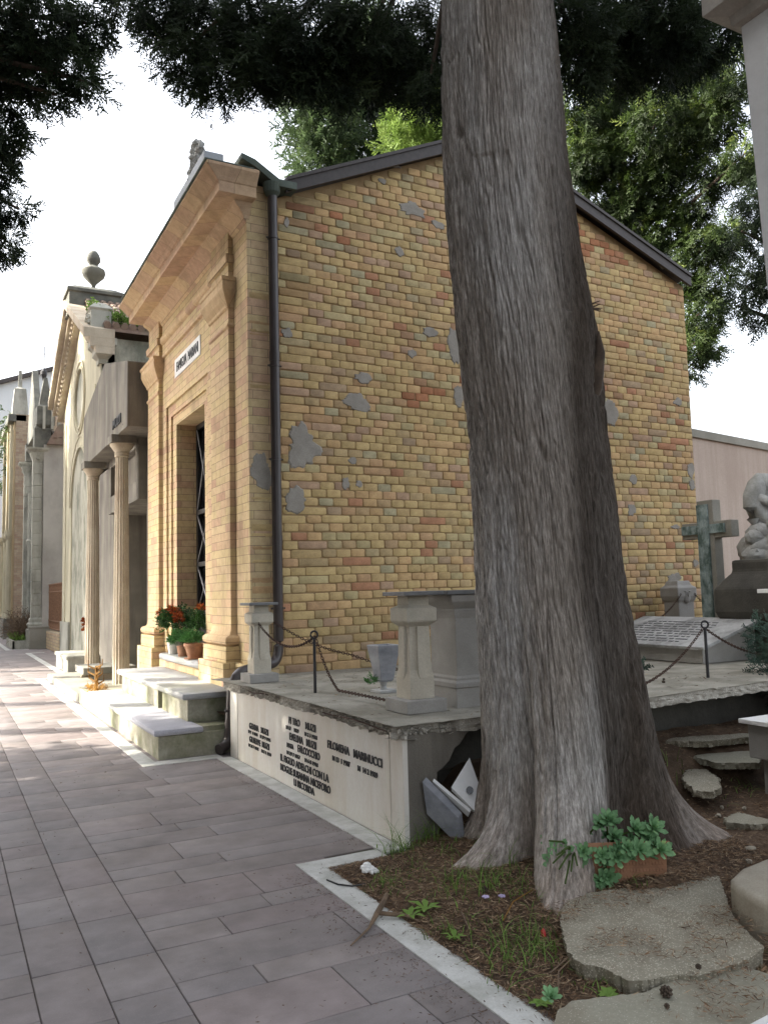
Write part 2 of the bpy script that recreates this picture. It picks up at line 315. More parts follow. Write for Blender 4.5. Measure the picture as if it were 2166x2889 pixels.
# ------------------------------------------------------------------ ground and path
g = MB(); g.add([(-60,-20,-.03),(120,-20,-.03),(120,160,-.03),(-60,160,-.03)], [(0,1,2,3)]); tag(g.build('ground', M['earth']), kind='structure')
V = []; F = []; Cc = []
PAL = [(.235,.202,.195), (.230,.202,.195), (.225,.200,.195), (.240,.208,.198), (.236,.198,.192), (.222,.198,.195)]
def pslab(x0, y0, x1, y1, c=None):
    j = .0024; h = random.uniform(-.0008, .0008); n = len(V); b = .004
    V.extend([(x0+j,y0+j,-.006),(x1-j,y0+j,-.006),(x1-j,y1-j,-.006),(x0+j,y1-j,-.006),(x0+j,y0+j,h-.0015),(x1-j,y0+j,h-.0015),(x1-j,y1-j,h-.0015),(x0+j,y1-j,h-.0015),
              (x0+j+b,y0+j+b,h),(x1-j-b,y0+j+b,h),(x1-j-b,y1-j-b,h),(x0+j+b,y1-j-b,h)])
    for k in range(2):
        for i in range(4): a = n+4*k+i; d = n+4*k+(i+1) % 4; F.append((a, d, d+4, a+4))
    F.append((n+8, n+9, n+10, n+11))
    c = c or random.choice(PAL); k = random.uniform(.92, 1.08); Cc.extend([tuple(q*k for q in c)]*12)
ys = [3.214, 3.393, 3.737, 3.962, 4.143, 4.502, 4.733, 4.917, 5.268, 5.51, 5.691, 6.065, 6.498, 6.858, 7.114, 7.669, 7.931, 8.186, 8.498]
while ys[0] > -.5: ys.insert(0, ys[0]-random.choice([.18, .25, .36, .30]))
while ys[-1] < 50: ys.append(ys[-1]+random.choice([.18, .25, .36, .43, .55]))
def xmax(y): return 1.95 if y < 4.4 else 2.5 if y < 7.7 else 3.3
for a, b in zip(ys[:-1], ys[1:]):
    x = .835; xm = xmax(a); x += random.uniform(.3, .9); px = .835
    while px < xm:
        pslab(px, a, min(x, xm), b); px = x; x += random.uniform(.7, 1.5)
for (xa, xb) in ((.345, .585), (.585, .835)):
    y = random.uniform(-1, -.5)
    while y < 50: d = random.choice([.25, .36, .5, .55]); pslab(xa, y, xb, y+d); y += d
x = .345
y = -.8
while y < 50:
    d = random.choice([.18, .25, .36, .43]); px = .345
    while px > -9: nx = px-random.uniform(.55, 1.1)-(.5 if y > 14 else 0); pslab(nx, y, px, y+d); px = nx
    y += d
pm, pt, pp = newmat('paving'); A_ = N(pt, 'ShaderNodeAttribute', attribute_name='Col'); n1 = noise(pt, 2.5, 6); n2 = noise(pt, 160, 3, .8); n3 = noise(pt, 9, 6, .6)
c = mix(pt, .8, A_.outputs['Color'], ramp(pt, n1, [(.3, (.36,.36,.36)), (.7, (.62,.62,.62))]), 'OVERLAY')
c = mix(pt, .5, c, ramp(pt, n3, [(.3, (.38,.38,.38)), (.7, (.62,.62,.62))]), 'OVERLAY')
c = mix(pt, ramp(pt, n2, [(.6, (0,0,0)), (.72, (.55,.55,.55))]), c, (.42, .40, .37)); c = mix(pt, ramp(pt, n2, [(.28, (.5,.5,.5)), (.38, (0,0,0))]), c, (.10, .085, .085))
pt.links.new(c, pp.inputs['Base Color']); pp.inputs['Roughness'].default_value = .62; pp.inputs['Specular IOR Level'].default_value = .35; bump(pt, pp, n2, .25, .002)
tag(npmesh('path', V, F, pm, None, np.array(Cc)), kind='structure')
g = MB(); g.add([(-9,-1,-.005),(3.4,-1,-.005),(3.4,50,-.005),(-9,50,-.005)], [(0,1,2,3)]); tag(g.build('path_joints', plain('joint_dirt', (.075, .06, .052), .95)), kind='structure')
g = MB()
for b in [(1.757,1.0,1.892,4.31), (1.757,4.312,2.262,4.452), (2.268,4.37,2.41,7.65), (1.605,7.665,2.33,7.835), (1.605,7.838,1.745,17.3), (1.75,17.16,2.2,17.3), (2.13,17.303,2.26,25.9), (2.262,25.76,2.62,25.9), (1.74,27.9,2.4,28.05), (1.74,28.053,1.87,37)]:
    g.box(b[0], b[1], -.02, b[2], b[3], .006)
tag(g.build('path_border', M['curb'], None, .003), kind='structure')
# ------------------------------------------------------------------ brick chapel
chap = empty('brick_chapel', (2.79, 8.2, 0), 'tall yellow brick family chapel with gabled rough side wall behind the great trunk', 'chapel')
YW = 8.2; XL, XR = 2.79, 9.35
def roofz(x): return min(6.0+.452*(x-3.25), 6.0+.452*(5.92-3.25)-.386*(x-5.92))
apx = 5.92
b = MB(); b.prism([(XL+.02, 0), (XR, 0), (XR, roofz(XR)-.13), (apx, roofz(apx)-.13), (XL+.02, roofz(XL)-.13)], 'y', YW, YW+.35)
b.box(XR-.3, YW+.35, 0, XR, 12.85, 5.7); b.box(XL+.3, 12.55, 0, XR-.3, 12.85, 5.7)
side = b.build('side_wall', M['mortar'], chap)
BC = [((.56,.415,.20), 30), ((.53,.385,.19), 24), ((.57,.385,.195), 20), ((.50,.41,.22), 10), ((.53,.345,.19), 10), ((.45,.235,.135), 5), ((.42,.37,.23), 5), ((.47,.32,.21), 7), ((.41,.30,.19), 3)]
cw = np.array([w for _, w in BC], float); cw /= cw.sum()
V = []; F = []; Cc = []; rh = .0915; ri = 0
def rbrick(x0, x1, z0, z1, c, smooth=False):
    n = len(V); j = .0042+random.uniform(0, .0015); k = .010 if not smooth else .004; yf = YW-.006-random.uniform(0, .007); r = random.uniform(.004, .018)
    J = lambda: random.uniform(-.0032, .0032)
    x0 += j+J(); x1 -= j+J(); z0 += j*.9+J(); z1 -= j*.9+J()
    if x1-x0 < .02: return
    def ring(d, rr, y):
        a, b_, e, f_ = x0+d, x1-d, z0+d, z1-d
        return [(a+rr, y, e), (b_-rr, y, e), (b_, y, e+rr), (b_, y, f_-rr), (b_-rr, y, f_), (a+rr, y, f_), (a, y, f_-rr), (a, y, e+rr)]
    t1 = random.uniform(-.002, .002); inner = [(p[0]+J()*.5, p[1]+t1*(1 if i in (0, 1, 2, 7) else -1), p[2]+J()*.5) for i, p in enumerate(ring(.005, r, yf))]
    V.extend(ring(0, r, YW+.004)); V.extend(ring(.0, r, yf+.0035)); V.extend(inner)
    for q in range(2):
        for i in range(8): a = n+8*q+i; d = n+8*q+(i+1) % 8; F.append((a, d, d+8, a+8))
    m = n+16; F.extend([(m, m+1, m+2, m+3), (m, m+3, m+4, m+7), (m+4, m+5, m+6, m+7)])
    Cc.extend([c]*24)
z = .04
while z < 7.3:
    x = XL+.012; quoin = True
    wob = random.uniform(-.004, .004); first = (.35 if ri % 2 else .2625)
    while x < XR-.02:
        w = first if x < XL+.02 else (random.choices([.175, .35, .12], [92.5, 7, .5])[0] if x > XL+.62 or random.random() < .5 else .35)
        w *= random.uniform(.97, 1.03); x2 = min(x+w, XR+random.uniform(-.004, .004))
        if XR-x2 < .05: x2 = XR+random.uniform(-.006, .004)
        sag = .012*math.sin(x*1.3+z)+wob
        if z+rh+sag < roofz(max(x, XL))-.135 and z+rh+sag < roofz(x2)-.135 and not (x < 3.25 and z > 5.78):
            i = RNG.choice(len(BC), p=cw); c = BC[i][0]
            red = float(fbm(np.array(x*.8+40), np.array(z*.8+3)));
            if red > .60 and random.random() < .25: c = (.41, .19, .10)
            k = random.uniform(.90, 1.10)
            if x < 3.02: c = random.choice([(.50,.37,.18), (.47,.34,.17), (.45,.30,.16)])
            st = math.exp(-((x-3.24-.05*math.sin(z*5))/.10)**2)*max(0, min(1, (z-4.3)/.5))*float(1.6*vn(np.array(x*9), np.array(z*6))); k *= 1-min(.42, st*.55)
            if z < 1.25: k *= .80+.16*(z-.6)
            if random.random() < .14 and x > 3.1: c = tuple(.55*q+.45*m for q, m in zip(c, (.46, .35, .21))); k *= .95
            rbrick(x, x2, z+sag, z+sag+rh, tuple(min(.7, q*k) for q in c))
        x = x2
    z += rh; ri += 1
npmesh('brick_courses', V, F, M['brick_rough'], side, np.array(Cc))
# grey cement repairs on the rough wall
V = []; F = []
for (px, pz, rx, rz) in [(4.86,6.02,.15,.09),(5.21,5.9,.09,.05),(4.65,5.47,.06,.06),(5.38,4.42,.08,.23),(4.79,4.25,.06,.05),(5.04,4.54,.11,.06),(3.23,4.3,.06,.06),(3.25,5.55,.03,.06),(4.45,6.29,.05,.04),(4.66,6.51,.05,.02),(4.13,3.9,.12,.06),(4.07,3.6,.17,.1),(3.38,3.08,.2,.23),(2.93,2.76,.12,.19),(3.29,2.5,.12,.14),(3.9,2.69,.05,.06),(4.06,2.69,.04,.04),(3.99,2.94,.05,.04),(5.42,3.79,.07,.14),(7.82,3.79,.14,.16),(9.1,4.04,.08,.06),(8.94,6.0,.04,.05),(8.16,2.91,.07,.07),(8.11,2.49,.07,.08),(9.27,3.07,.07,.11),(9.27,2.87,.06,.08),(8.91,2.27,.09,.04),(9.25,1.77,.05,.05),(8.82,1.57,.12,.07)]:
    n = len(V); K = 72; ph = random.uniform(0, 50); V.append((px, YW-.0185, pz))
    for ring, (s, dy) in enumerate(((.55, -.0195), (.9, -.018), (1.0, -.006))):
        for i in range(K):
            a = 2*math.pi*i/K; r = s*(1+1.25*(float(fbm(np.array(ph+1.3*math.cos(a)), np.array(ph+1.3*math.sin(a)), 5))-.47)+.45*(float(fbm(np.array(ph+5*math.cos(a)), np.array(9+5*math.sin(a)), 5))-.47)); V.append((max(XL+.004, min(XR-.002, px+rx*r*math.cos(a))), YW+dy, pz+rz*r*math.sin(a)))
    for i in range(K):
        j = (i+1) % K; F.append((n, n+1+i, n+1+j, n))
        for q in range(2): F.append((n+1+q*K+i, n+1+(q+1)*K+i, n+1+(q+1)*K+j, n+1+q*K+j))
F = [f for f in F]
mb = MB(); mb.v = V; mb.f = [tuple(dict.fromkeys(f)) for f in F]; mb.build('cement_repairs', M['cement'], side)
# facade
BF = M['brick_fine']; TT = M['terracotta_trim']; X0 = XL
b = MB()
b.box(X0, 8.2-.012, 0, X0+.30, 9.70, 5.9).box(X0, 11.80, 0, X0+.30, 12.85, 5.9).box(X0, 9.70, 4.20, X0+.30, 11.80, 5.9).box(X0, 9.70, 0, X0+.30, 11.80, .66)
fac = b.build('facade_wall', BF, chap)
b = MB(); a1, a2 = X0+.028, X0+.056
b.box(a1, 9.70, .66, a1+.25, 9.86, 4.20).box(a1, 11.64, .66, a1+.25, 11.80, 4.20).box(a1, 9.86, 4.04, a1+.25, 11.64, 4.20)
b.box(a2, 9.86, .66, a2+.32, 10.03, 4.04).box(a2, 11.44, .66, a2+.32, 11.64, 4.04).box(a2, 10.03, 3.89, a2+.32, 11.44, 4.04)
b.build('door_surround', BF, chap, .003)
door = MB(); dx = X0+.33
door.box(dx, 10.03, .70, dx+.05, 10.10, 3.89).box(dx, 11.37, .70, dx+.05, 11.44, 3.89).box(dx, 10.10, 3.82, dx+.05, 11.37, 3.89).box(dx, 10.10, .70, dx+.05, 11.37, 1.30).box(dx-.01, 10.70, 1.30, dx+.045, 10.77, 3.82)
for zz in (1.9, 2.62): door.box(dx-.01, 10.10, zz, dx+.04, 11.37, zz+.06)
dr = door.build('door', M['door_iron'], chap, .004)
g = MB(); g.box(dx+.055, 10.06, .8, dx+.065, 11.42, 3.88); g.build('glass', M['glass_dark'], dr)
g = MB()
for ya, yb in ((10.10, 10.70), (10.77, 11.37)):
    for za, zb in ((1.30, 1.9), (1.96, 2.62), (2.68, 3.82)):
        g.tube([(dx, ya, za), (dx, yb, zb)], .012, 6); g.tube([(dx, yb, za), (dx, ya, zb)], .012, 6)
g.build('cross_bars', plain('grey_bars', (.10, .10, .105), .5, .3), dr)
for (ya, yb, rgt) in ((8.66, 9.36, 1), (12.02, 12.72, 0)):
    p = MB(); p.box(X0-.06, ya, .95, X0+.02, yb, 4.6)
    pil = p.build('pilaster', BF, chap, .002)
    q = MB(); r = (X0-.06, ya, X0+.02, yb)
    q.loft(r, [(.0, 4.60), (.0, 4.66), (.02, 4.67), (.025, 4.70), (.055, 4.76), (.085, 4.84), (.09, 4.86), (.09, 4.94), (.10, 4.95), (.105, 4.99), (.0, 5.0)])
    q.loft(r, [(.0, 4.44), (.015, 4.45), (.02, 4.47), (.015, 4.49), (0, 4.50)])
    q.build('capital', TT, pil, .003)
    q = MB(); q.loft((X0-.05, ya+.02, X0+.02, yb-.02), [(0, 5.0), (0, 5.17), (.03, 5.19), (.04, 5.28), (0, 5.30), (0, 5.62)]); q.build('frieze_block', BF, pil)
    q = MB(); zt = 1.075
    q.loft(r, [(.0, 1.16), (.004, 1.12), (.015, 1.09), (.03, zt), (.03, zt-.005), (.06, zt-.008), (.085, zt-.03), (.09, zt-.06), (.085, zt-.09), (.06, zt-.11), (.05, zt-.115)])
    q.build('base_torus', TT, pil, .002, True)
    q = MB(); q.loft(r, [(.085, .79), (.085, .955)]); q.loft(r, [(.13, 0), (.13, .79)]); q.build('pedestal', BF, pil, .006)
q = MB(); q.box(X0-.06, YW-.03, 0, X0+.1, 8.53, .79); q.box(X0-.06, 12.85, 0, X0, 12.88, .79); q.build('plinth', BF, chap, .004)
q = MB()
q.prism([(X0, 4.955), (X0-.03, 4.965), (X0-.035, 5.0), (X0-.015, 5.02), (X0, 5.03)], 'y', 9.36, 12.02)
for ya, yb in ((8.21, 8.6), (9.34, 12.04), (12.70, 12.84)): q.prism([(X0, 5.17), (X0-.03, 5.19), (X0-.045, 5.22), (X0-.045, 5.27), (X0, 5.30)], 'y', ya, yb) if ya > 9 and ya < 12 else None
q.build('string_course', TT, chap)
def corn(name, mat, prof, bev=.004):
    q = MB(); q.loft((X0, 8.2, X0+.03, 12.62), prof, .42, True, None, .12); return q.build(name, mat, chap, bev)
corn('cornice', TT, [(-.01, 5.46), (.03, 5.50), (.04, 5.54), (.09, 5.60), (.14, 5.64), (.15, 5.67), (.34, 5.69), (.34, 5.80), (.36, 5.81), (.39, 5.85), (.46, 5.92), (.48, 5.94), (.48, 5.97), (.30, 6.02), (-.02, 6.10)])
q = MB(); 
for i in range(17): yy = 8.0+i*.27; q.box(X0-.5, yy, 5.975, X0+.03, yy+.255, 5.99, rotM((0, 0, 0)))
q.build('cornice_tiles', M['copper'], chap, .003)
# gutter and fascia
q = MB(); q.prism([(X0-.1, 6.08), (X0+.05, 6.02), (X0+.30, 5.86), (X0+.52, 5.86), (X0+.52, 5.94), (X0+.32, 5.94), (X0+.05, 6.10), (X0-.1, 6.14)], 'y', 8.02, 12.8)
q.lathe(3.05, 8.10, [(.10, 5.90), (.085, 5.80), (.05, 5.76)], 16); q.build('gutter', M['copper'], chap, .003)
for xa, xb in ((3.2, apx), (apx, XR+.02)):
    q = MB(); q.prism([(xa, roofz(xa)-.15), (xb, roofz(xb)-.15), (xb, roofz(xb)), (xa, roofz(xa))], 'y', 8.06, 8.10)
    q.prism([(xa, roofz(xa)-.02), (xb, roofz(xb)-.02), (xb, roofz(xb)+.02), (xa, roofz(xa)+.02)], 'y', 8.04, 12.9); q.build('roof', M['fascia'], chap)
# rainwater pipe
q = MB(); R_ = .052
def arc(p0, p1, p2, n=8): return [tuple((1-t)**2*a+2*t*(1-t)*b_+t*t*c_ for a, b_, c_ in zip(p0, p1, p2)) for t in [i/n for i in range(n+1)]]
path = [(3.055, 8.10, 5.85), (3.055, 8.10, 1.10)]+arc((3.055, 8.10, 1.02), (3.055, 8.10, .80), (2.95, 8.04, .80))+arc((2.66, 7.93, .765), (2.50, 7.88, .75), (2.485, 7.87, .56))+[(2.46, 7.86, .25)]+arc((2.455, 7.86, .18), (2.45, 7.86, .07), (2.33, 7.80, .05))
dp = q.tube(path, R_, 16).build('downspout', M['pipe'], chap, 0, True)
for zz in (5.3, 3.9, 2.9, 1.35):
    q = MB(); q.lathe(3.055, 8.10, [(R_+.002, zz-.012), (R_+.007, zz-.012), (R_+.007, zz+.012), (R_+.002, zz+.012)], 16); q.tube([(2.985, 8.10, zz), (3.125, 8.10, zz)], .006, 6); q.blob((2.985, 8.10, zz), .011, 1, 0); q.blob((3.125, 8.10, zz), .011, 1, 0); q.build('pipe_bracket', M['pipe'], dp, 0, True)
q = MB(); q.lathe(2.462, 7.86, [(R_+.002, .39), (R_+.006, .39), (R_+.006, .41), (R_+.002, .41)], 16); q.blob((2.41, 7.83, .40), .012, 1, 0)
q.build('pipe_bracket', M['pipe'], dp, 0, True)
for zz in (4.0, 2.05): MB().lathe(3.055, 8.10, [(R_-.002, zz-.05), (R_+.004, zz-.05), (R_+.004, zz+.05), (R_-.002, zz+.05)], 16).build('pipe_sleeve', M['pipe'], dp, 0, True)
# ledge, masonry base and name plate
q = MB(); q.loft((2.66, 9.40, 2.85, 11.45), [(0, .66), (.04, .665), (.055, .69), (.055, .72), (.04, .742), (0, .745)], 0); q.build('door_ledge', M['nosing'], chap, .004, True)
q = MB(); q.box(2.70, 9.4, .3, 2.80, 11.9, .655); q.build('ledge_base', BF, chap, .008)
pl = MB().box(X0-.012, 9.98, 4.50, X0-.001, 11.26, 4.755).build('name_plate', M['white_marble'], chap, .003)
text('plate_letters', 'FAMIGLIA  MARIANI', 11.14, 10.06, 4.56, .135, X0-.012, M['bronze'], pl, .006)
blk = MB().box(2.62, 9.2, 6.0, 2.86, 10.65, 6.745).build('parapet_block', stone('blue_grey_marble', (.34,.37,.40), (.45,.48,.51), 3, 40), chap, .01)
fin = MB()
random.seed(3)
for k in range(16):
    t = k/15; zz = 6.58+.60*t; w = .17*math.sin(math.pi*(.25+.62*t))+.03
    for sd in (-1, 1): fin.blob((2.74, 9.92+sd*w*(.6+.3*math.sin(k*1.7)), zz), (.07, .075, .06), 1, .4)
    fin.blob((2.72, 9.92, zz), (.09, .09, .06), 1, .3)
for yy, zz in ((9.72, 7.10), (10.12, 7.12), (9.92, 7.22)): fin.lathe(2.73, yy, [(.035, zz-.05), (.03, zz), (.012, zz+.06)], 8)
fin.build('scroll_finial', M['statue'], chap)
# ------------------------------------------------------------------ steps of the chapel
random.seed(11)
st = empty('stone_steps', (1.75, 7.9, 0), 'two mossy entrance steps with pale rounded marble treads in front of the brick chapel', 'steps')
MB().box(1.79, 7.90, -.02, 2.66, 13.0, .215).build('lower_riser', M['mossy'], st, .01)
MB().loft((1.77, 7.90, 2.18, 9.35), [(.0, .215), (.02, .22), (.028, .245), (.02, .268), (0, .275)]).build('lower_tread', stone('grey_tread', (.36,.36,.40), (.44,.44,.48), 4, 90, bst=.15), st, .003, True)
MB().loft((1.77, 9.36, 2.30, 11.8), [(.0, .21), (.02, .216), (.026, .242), (.018, .262), (0, .268)]).build('lower_tread', M['nosing'], st, .004, True)
MB().box(2.19, 7.95, .21, 2.66, 9.34, .262).build('lower_landing', M['mossy'], st, .006)
MB().box(2.15, 8.24, .26, 2.68, 9.30, .49).box(2.15, 9.50, .26, 2.68, 11.6, .49).box(2.36, 9.30, .26, 2.60, 9.50, .49).build('upper_riser', M['mossy'], st, .008)
MB().loft((2.12, 8.22, 2.68, 11.62), [(0, .485), (.025, .49), (.032, .515), (.025, .542), (0, .55)]).build('upper_tread', M['nosing'], st, .004, True)
# ------------------------------------------------------------------ grave terrace
ter = empty('grave_terrace', (2.43, 4.4, 0), 'raised white marble fronted family grave terrace with crumbling concrete edge beside the path', 'tomb')
MB().box(2.45, 4.43, 0, 2.62, 7.72, .63).box(2.45, 4.395, 0, 2.655, 4.43, .64).build('core_wall', M['granolith'], ter)
MB().prism([(2.655, .64), (2.95, .66), (2.87, .60), (2.83, .55), (2.79, .53), (2.75, .46), (2.70, .42), (2.655, .40)], 'y', 4.40, 4.44).build('broken_render', M['granolith'], ter, .004)
MB().box(2.62, 4.75, 0, 7.3, 4.9, .6).build('recessed_wall', M['dark_rock'], ter)
MB().box(2.42, 4.56, .0, 2.452, 7.50, .625).build('inscribed_panel', M['marble'], ter, .003)
MB().box(2.418, 4.385, .0, 2.452, 4.545, .645).build('end_panel', M['marble'], ter, .004)
MB().box(2.418, 7.51, .0, 2.452, 7.72, .635).build('end_panel', M['marble'], ter, .004)
L = [('GEMMA   MUZII', 7.163, 6.68, .325, .052), ('N 9  4 1893    M 27 9 1915', 7.19, 6.63, .282, .028), ('GIUSEPPE  MUZII', 7.163, 6.66, .21, .052), ('N 28 7 1892     M 7 1 1930', 7.185, 6.62, .165, .028),
     ('PI TRO     MUZII', 6.21, 5.68, .487, .055), ('N 17    1829        M 2 3 1908', 6.27, 5.655, .437, .03), ('EVELINA   MUZII', 6.20, 5.675, .365, .055), ('NATA', 6.257, 6.12, .30, .036), ('FALCOCCHIO', 6.03, 5.615, .297, .055), ('N 29 7 1857      M 6 8 1918', 6.26, 5.65, .245, .03),
     ('IL FIGLIO ADELCHI CON LA', 6.40, 5.465, .172, .055), ('MOGLIE SUSANNA NICEFORO', 6.405, 5.44, .098, .055), ('LI RICORDA', 6.12, 5.725, .032, .052),
     ('FILOMENA   MARINUCCI', 5.47, 4.65, .412, .056), ('N 13  1 1907        M  14 2 1989', 5.39, 4.715, .337, .036)]
for s, a, b_, z0, h in L: text('inscription', s, a, b_, z0, h, 2.4195, M['bronze'], ter, .006, .012)
# slab with worn edges
random.seed(5)
xs = np.concatenate([np.linspace(2.36, 2.55, 14), np.linspace(2.58, 7.3, 90)]); ys_ = np.concatenate([np.linspace(4.36, 4.55, 14), np.linspace(4.6, 8.19, 70)])
def slabz(X, Y):
    z = .705+.010*(fbm(X*3, Y*3)-.5)+.005*(fbm(X*20, Y*20)-.5)
    z = z-.03*np.clip((Y-7.0)/1.2, 0, 1)+.028*np.clip((X-4.2)/1.6, 0, 1)*np.clip((6-Y)/1.0, 0, 1)
    ins = (X > 2.78)*(Y > 5.0)*(Y < 7.3); z = z-.012*ins
    for q in (3.9, 5.05, 6.2): z = z-.010*np.exp(-((X-q-.04*np.sin(Y*3))/.012)**2)
    return z
V, F = grid(xs, ys_, slabz); top = npmesh('slab', V, F, M['slab'], ter, None, True)
def edge(name, pts, nrm, brk, parent):
    # crumbling vertical edge strip following pts (x,y), outward normal nrm
    P = []; n = len(pts); m = 9
    for i, (x, y) in enumerate(pts):
        zt = float(slabz(np.array(x), np.array(y))); k = brk(x, y)
        for j in range(m):
            t = j/(m-1); z = zt+.001-t*(.078+.012*math.sin(i*.7)*k); s = x*1.0+y
            d = .004*math.sin(i*1.3)+.02*(float(fbm(np.array(s*14), np.array(t*3+2)))-.5)*1.0
            bite = k*(.055*float(vn(np.array(s*9), np.array(t*2.5)))+.04*float(vn(np.array(s*31), np.array(t*6+9))))*(.25 if j == 0 else 1)
            P.append((x+nrm[0]*(d-bite), y+nrm[1]*(d-bite), z))
        P.append((x-nrm[0]*.15, y-nrm[1]*.15, zt-.085))
    m += 1; Fq = [(i*m+j, (i+1)*m+j, (i+1)*m+j+1, i*m+j+1) for i in range(n-1) for j in range(m-1)]
    q = MB(); q.v = P; q.f = Fq; return q.build(name, M['edge'], parent, 0, False)
edge('slab_edge', [(2.36, y) for y in np.linspace(4.36, 7.76, 240)], (-1, 0), lambda x, y: 1.0 if 4.3 < y < 5.7 else (.9 if 6.3 < y < 7.25 else .3), top)
edge('slab_edge', [(x, 4.36) for x in np.linspace(2.36, 7.3, 260)], (0, -1), lambda x, y: 1.0 if x < 2.8 else .3, top)
q = MB()
for k in range(150):
    y = random.choice([random.uniform(4.38, 5.5), random.uniform(6.4, 7.3)]); q.blob((2.385+random.uniform(-.01, .012), y, .665+random.uniform(-.018, .018)), tuple(random.uniform(.006, .016) for _ in range(3)), 1, .4)
for k in range(40): q.blob((random.uniform(2.4, 2.75), 4.385, .66+random.uniform(-.02, .02)), random.uniform(.006, .014), 1, .4)
q.build('exposed_gravel', M['edge'], top)
q = MB()
for ya, yb in ((4.5, 5.45), (6.5, 7.2)): q.tube([(2.372+.006*math.sin(t*9), ya+(yb-ya)*t, .668+.008*math.sin(t*7+ya)) for t in [i/20 for i in range(21)]], .0045, 6)
q.build('rusty_bar', M['rust'], top)
# small cross posts, pedestal, caps
def cross_post(loc, s, label):
    e = empty('cross_post', loc, label, 'post', 'cement cross posts at the corners of the terrace'); x, y, z = loc
    MB().loft((x-.15*s, y-.15*s, x+.15*s, y+.15*s), [(0, z), (0, z+.085*s)]).build('plinth', M['post2'], e, .006)
    b0 = z+.085*s; w0 = .092*s; w1 = .085*s
    def fr(t, w): return (x-w, y-w, x+w, y+w)
    q = MB(); H = .675*s
    prof = [(0, b0), (0, b0+.14*s), (-.010*s, b0+.19*s), (-.016*s, b0+H-.205*s), (.018*s, b0+H-.175*s), (.022*s, b0+H-.165*s), (.022*s, b0+H-.085*s), (-.014*s, b0+H-.065*s), (-.016*s, b0+H)]
    q.loft(fr(0, w0), prof); sh = q.build('shaft', M['post'], e, .004)
    q = MB()
    for ax in (0, 1):
        for hw, za, zb in ((.028*s, b0+.13*s, b0+H-.05*s),):
            y0 = .068*s; P = [(-hw, za+.03*s), (-hw*.5, za), (hw*.5, za), (hw, za+.03*s), (hw, zb-.155*s), (-hw, zb-.155*s)]
            if ax == 0: q.prism([(y+a, c_) for a, c_ in P], 'x', x-w0-.003*s, x-w0+.02*s)
            else: q.prism([(x+a, c_) for a, c_ in P], 'y', y-w0-.003*s, y-w0+.02*s)
    q.build('cross_relief', M['post'], sh, .003)
    MB().box(x-.15*s, y-.155*s, b0+H, x+.15*s, y+.15*s, b0+H+.026*s).build('cap_slab', M['slate'], e, .004)
    return e
cross_post((2.79, 4.86, .705), 1.0, 'pale cement cross post with flat slate cap on the near corner of the terrace')
cross_post((2.60, 7.40, .70), .92, 'pale cement cross post with slate cap at the far corner beside the drainpipe')
e = empty('grave_pedestal', (3.22, 4.93, .705), 'grey moulded cement pedestal with slate top standing just left of the great trunk', 'pedestal')
q = MB(); q.loft((3.07, 4.78, 3.40, 5.11), [(.02, .70), (.02, .835), (.03, .84), (.032, .87), (.01, .885), (.012, .90), (.0, .915), (0, 1.30), (.01, 1.33), (.015, 1.355), (.005, 1.365), (.03, 1.39), (.055, 1.415), (.06, 1.44), (.06, 1.462)]); q.build('body', M['post2'], e, .004)
MB().box(2.965, 4.70, 1.464, 3.52, 5.2, 1.492).build('cap_slab', M['slate'], e, .004)
e = empty('marble_vase', (3.16, 6.0, .70), 'square tapering grey marble flower vase on the terrace slab', 'vase')
q = MB(); q.loft((3.11, 5.95, 3.20, 6.04), [(0, .775), (.012, .79), (.055, 1.06), (.055, 1.068), (.03, 1.068), (.0, .9)], 1, True); q.build('bowl', M['marble_grey'], e, .004)
MB().box(3.07, 5.9, .692, 3.24, 6.08, .712).lathe(3.15, 6.0, [(.03, .71), (.022, .74), (.035, .776)], 12).build('foot', M['lichen_marble'], e, .003)
def iron_post(loc, h, label):
    x, y, z = loc; e = empty('iron_post', loc, label, 'post', 'iron chain posts on the terrace')
    MB().lathe(x, y, [(.013, z), (.012, z+h)], 10).build('rod', M['metal_dark'], e, 0, True)
    q = MB(); c0 = Vector((x, y, z+h+.025)); pts = [c0+Vector((.028*math.cos(t)*.88, -.028*math.cos(t)*.47, .028*math.sin(t))) for t in [2*math.pi*i/16 for i in range(17)]]; q.tube(pts, .008, 8); q.build('ring', M['metal_dark'], e, 0, True); return e
iron_post((2.64, 6.20, .70), .44, 'thin rusty iron rod post left of the marble vase')
iron_post((5.46, 4.78, .735), .40, 'black iron rod post with ring eye in front of the tilted gravestone')
def chain(pts, sag, label, lk=.034, r=.0036):
    q = MB(); n = 0; P = []
    for a, b_, s in zip(pts[:-1], pts[1:], sag):
        a = Vector(a); b_ = Vector(b_); m = max(2, int((b_-a).length*1.08/(lk*.72)))
        for i in range(m): t = i/m; p = a.lerp(b_, t); p.z -= s*4*t*(1-t); P.append(p)
    P.append(Vector(pts[-1]))
    for i in range(len(P)-1):
        d = (P[i+1]-P[i]); 
        if d.length < 1e-4: continue
        d.normalize(); up = Vector((0,0,1)); s1 = d.cross(up)
        if s1.length < .1: s1 = d.cross(Vector((1,0,0)))
        s1.normalize(); s2 = d.cross(s1); w = s1 if i % 2 else s2; c0 = (P[i]+P[i+1])/2
        ring = [c0+d*(lk*.5*math.cos(t))+w*(lk*.30*math.sin(t)) for t in [2*math.pi*k/8 for k in range(9)]]; q.tube(ring, r, 4)
    o = q.build('iron_chain', M['rust']); return tag(o, label, 'chain', 'rusty chains round the terrace')
chain([(2.56, 7.31, 1.24), (2.645, 6.20, 1.15)], [.14], 'rusty chain sagging from the far cross post to the rod post')
chain([(2.65, 6.20, 1.15), (2.66, 5.80, .76), (2.74, 5.02, .745)], [.05, .0], 'rusty chain drooping from the rod post to the near cross post plinth')
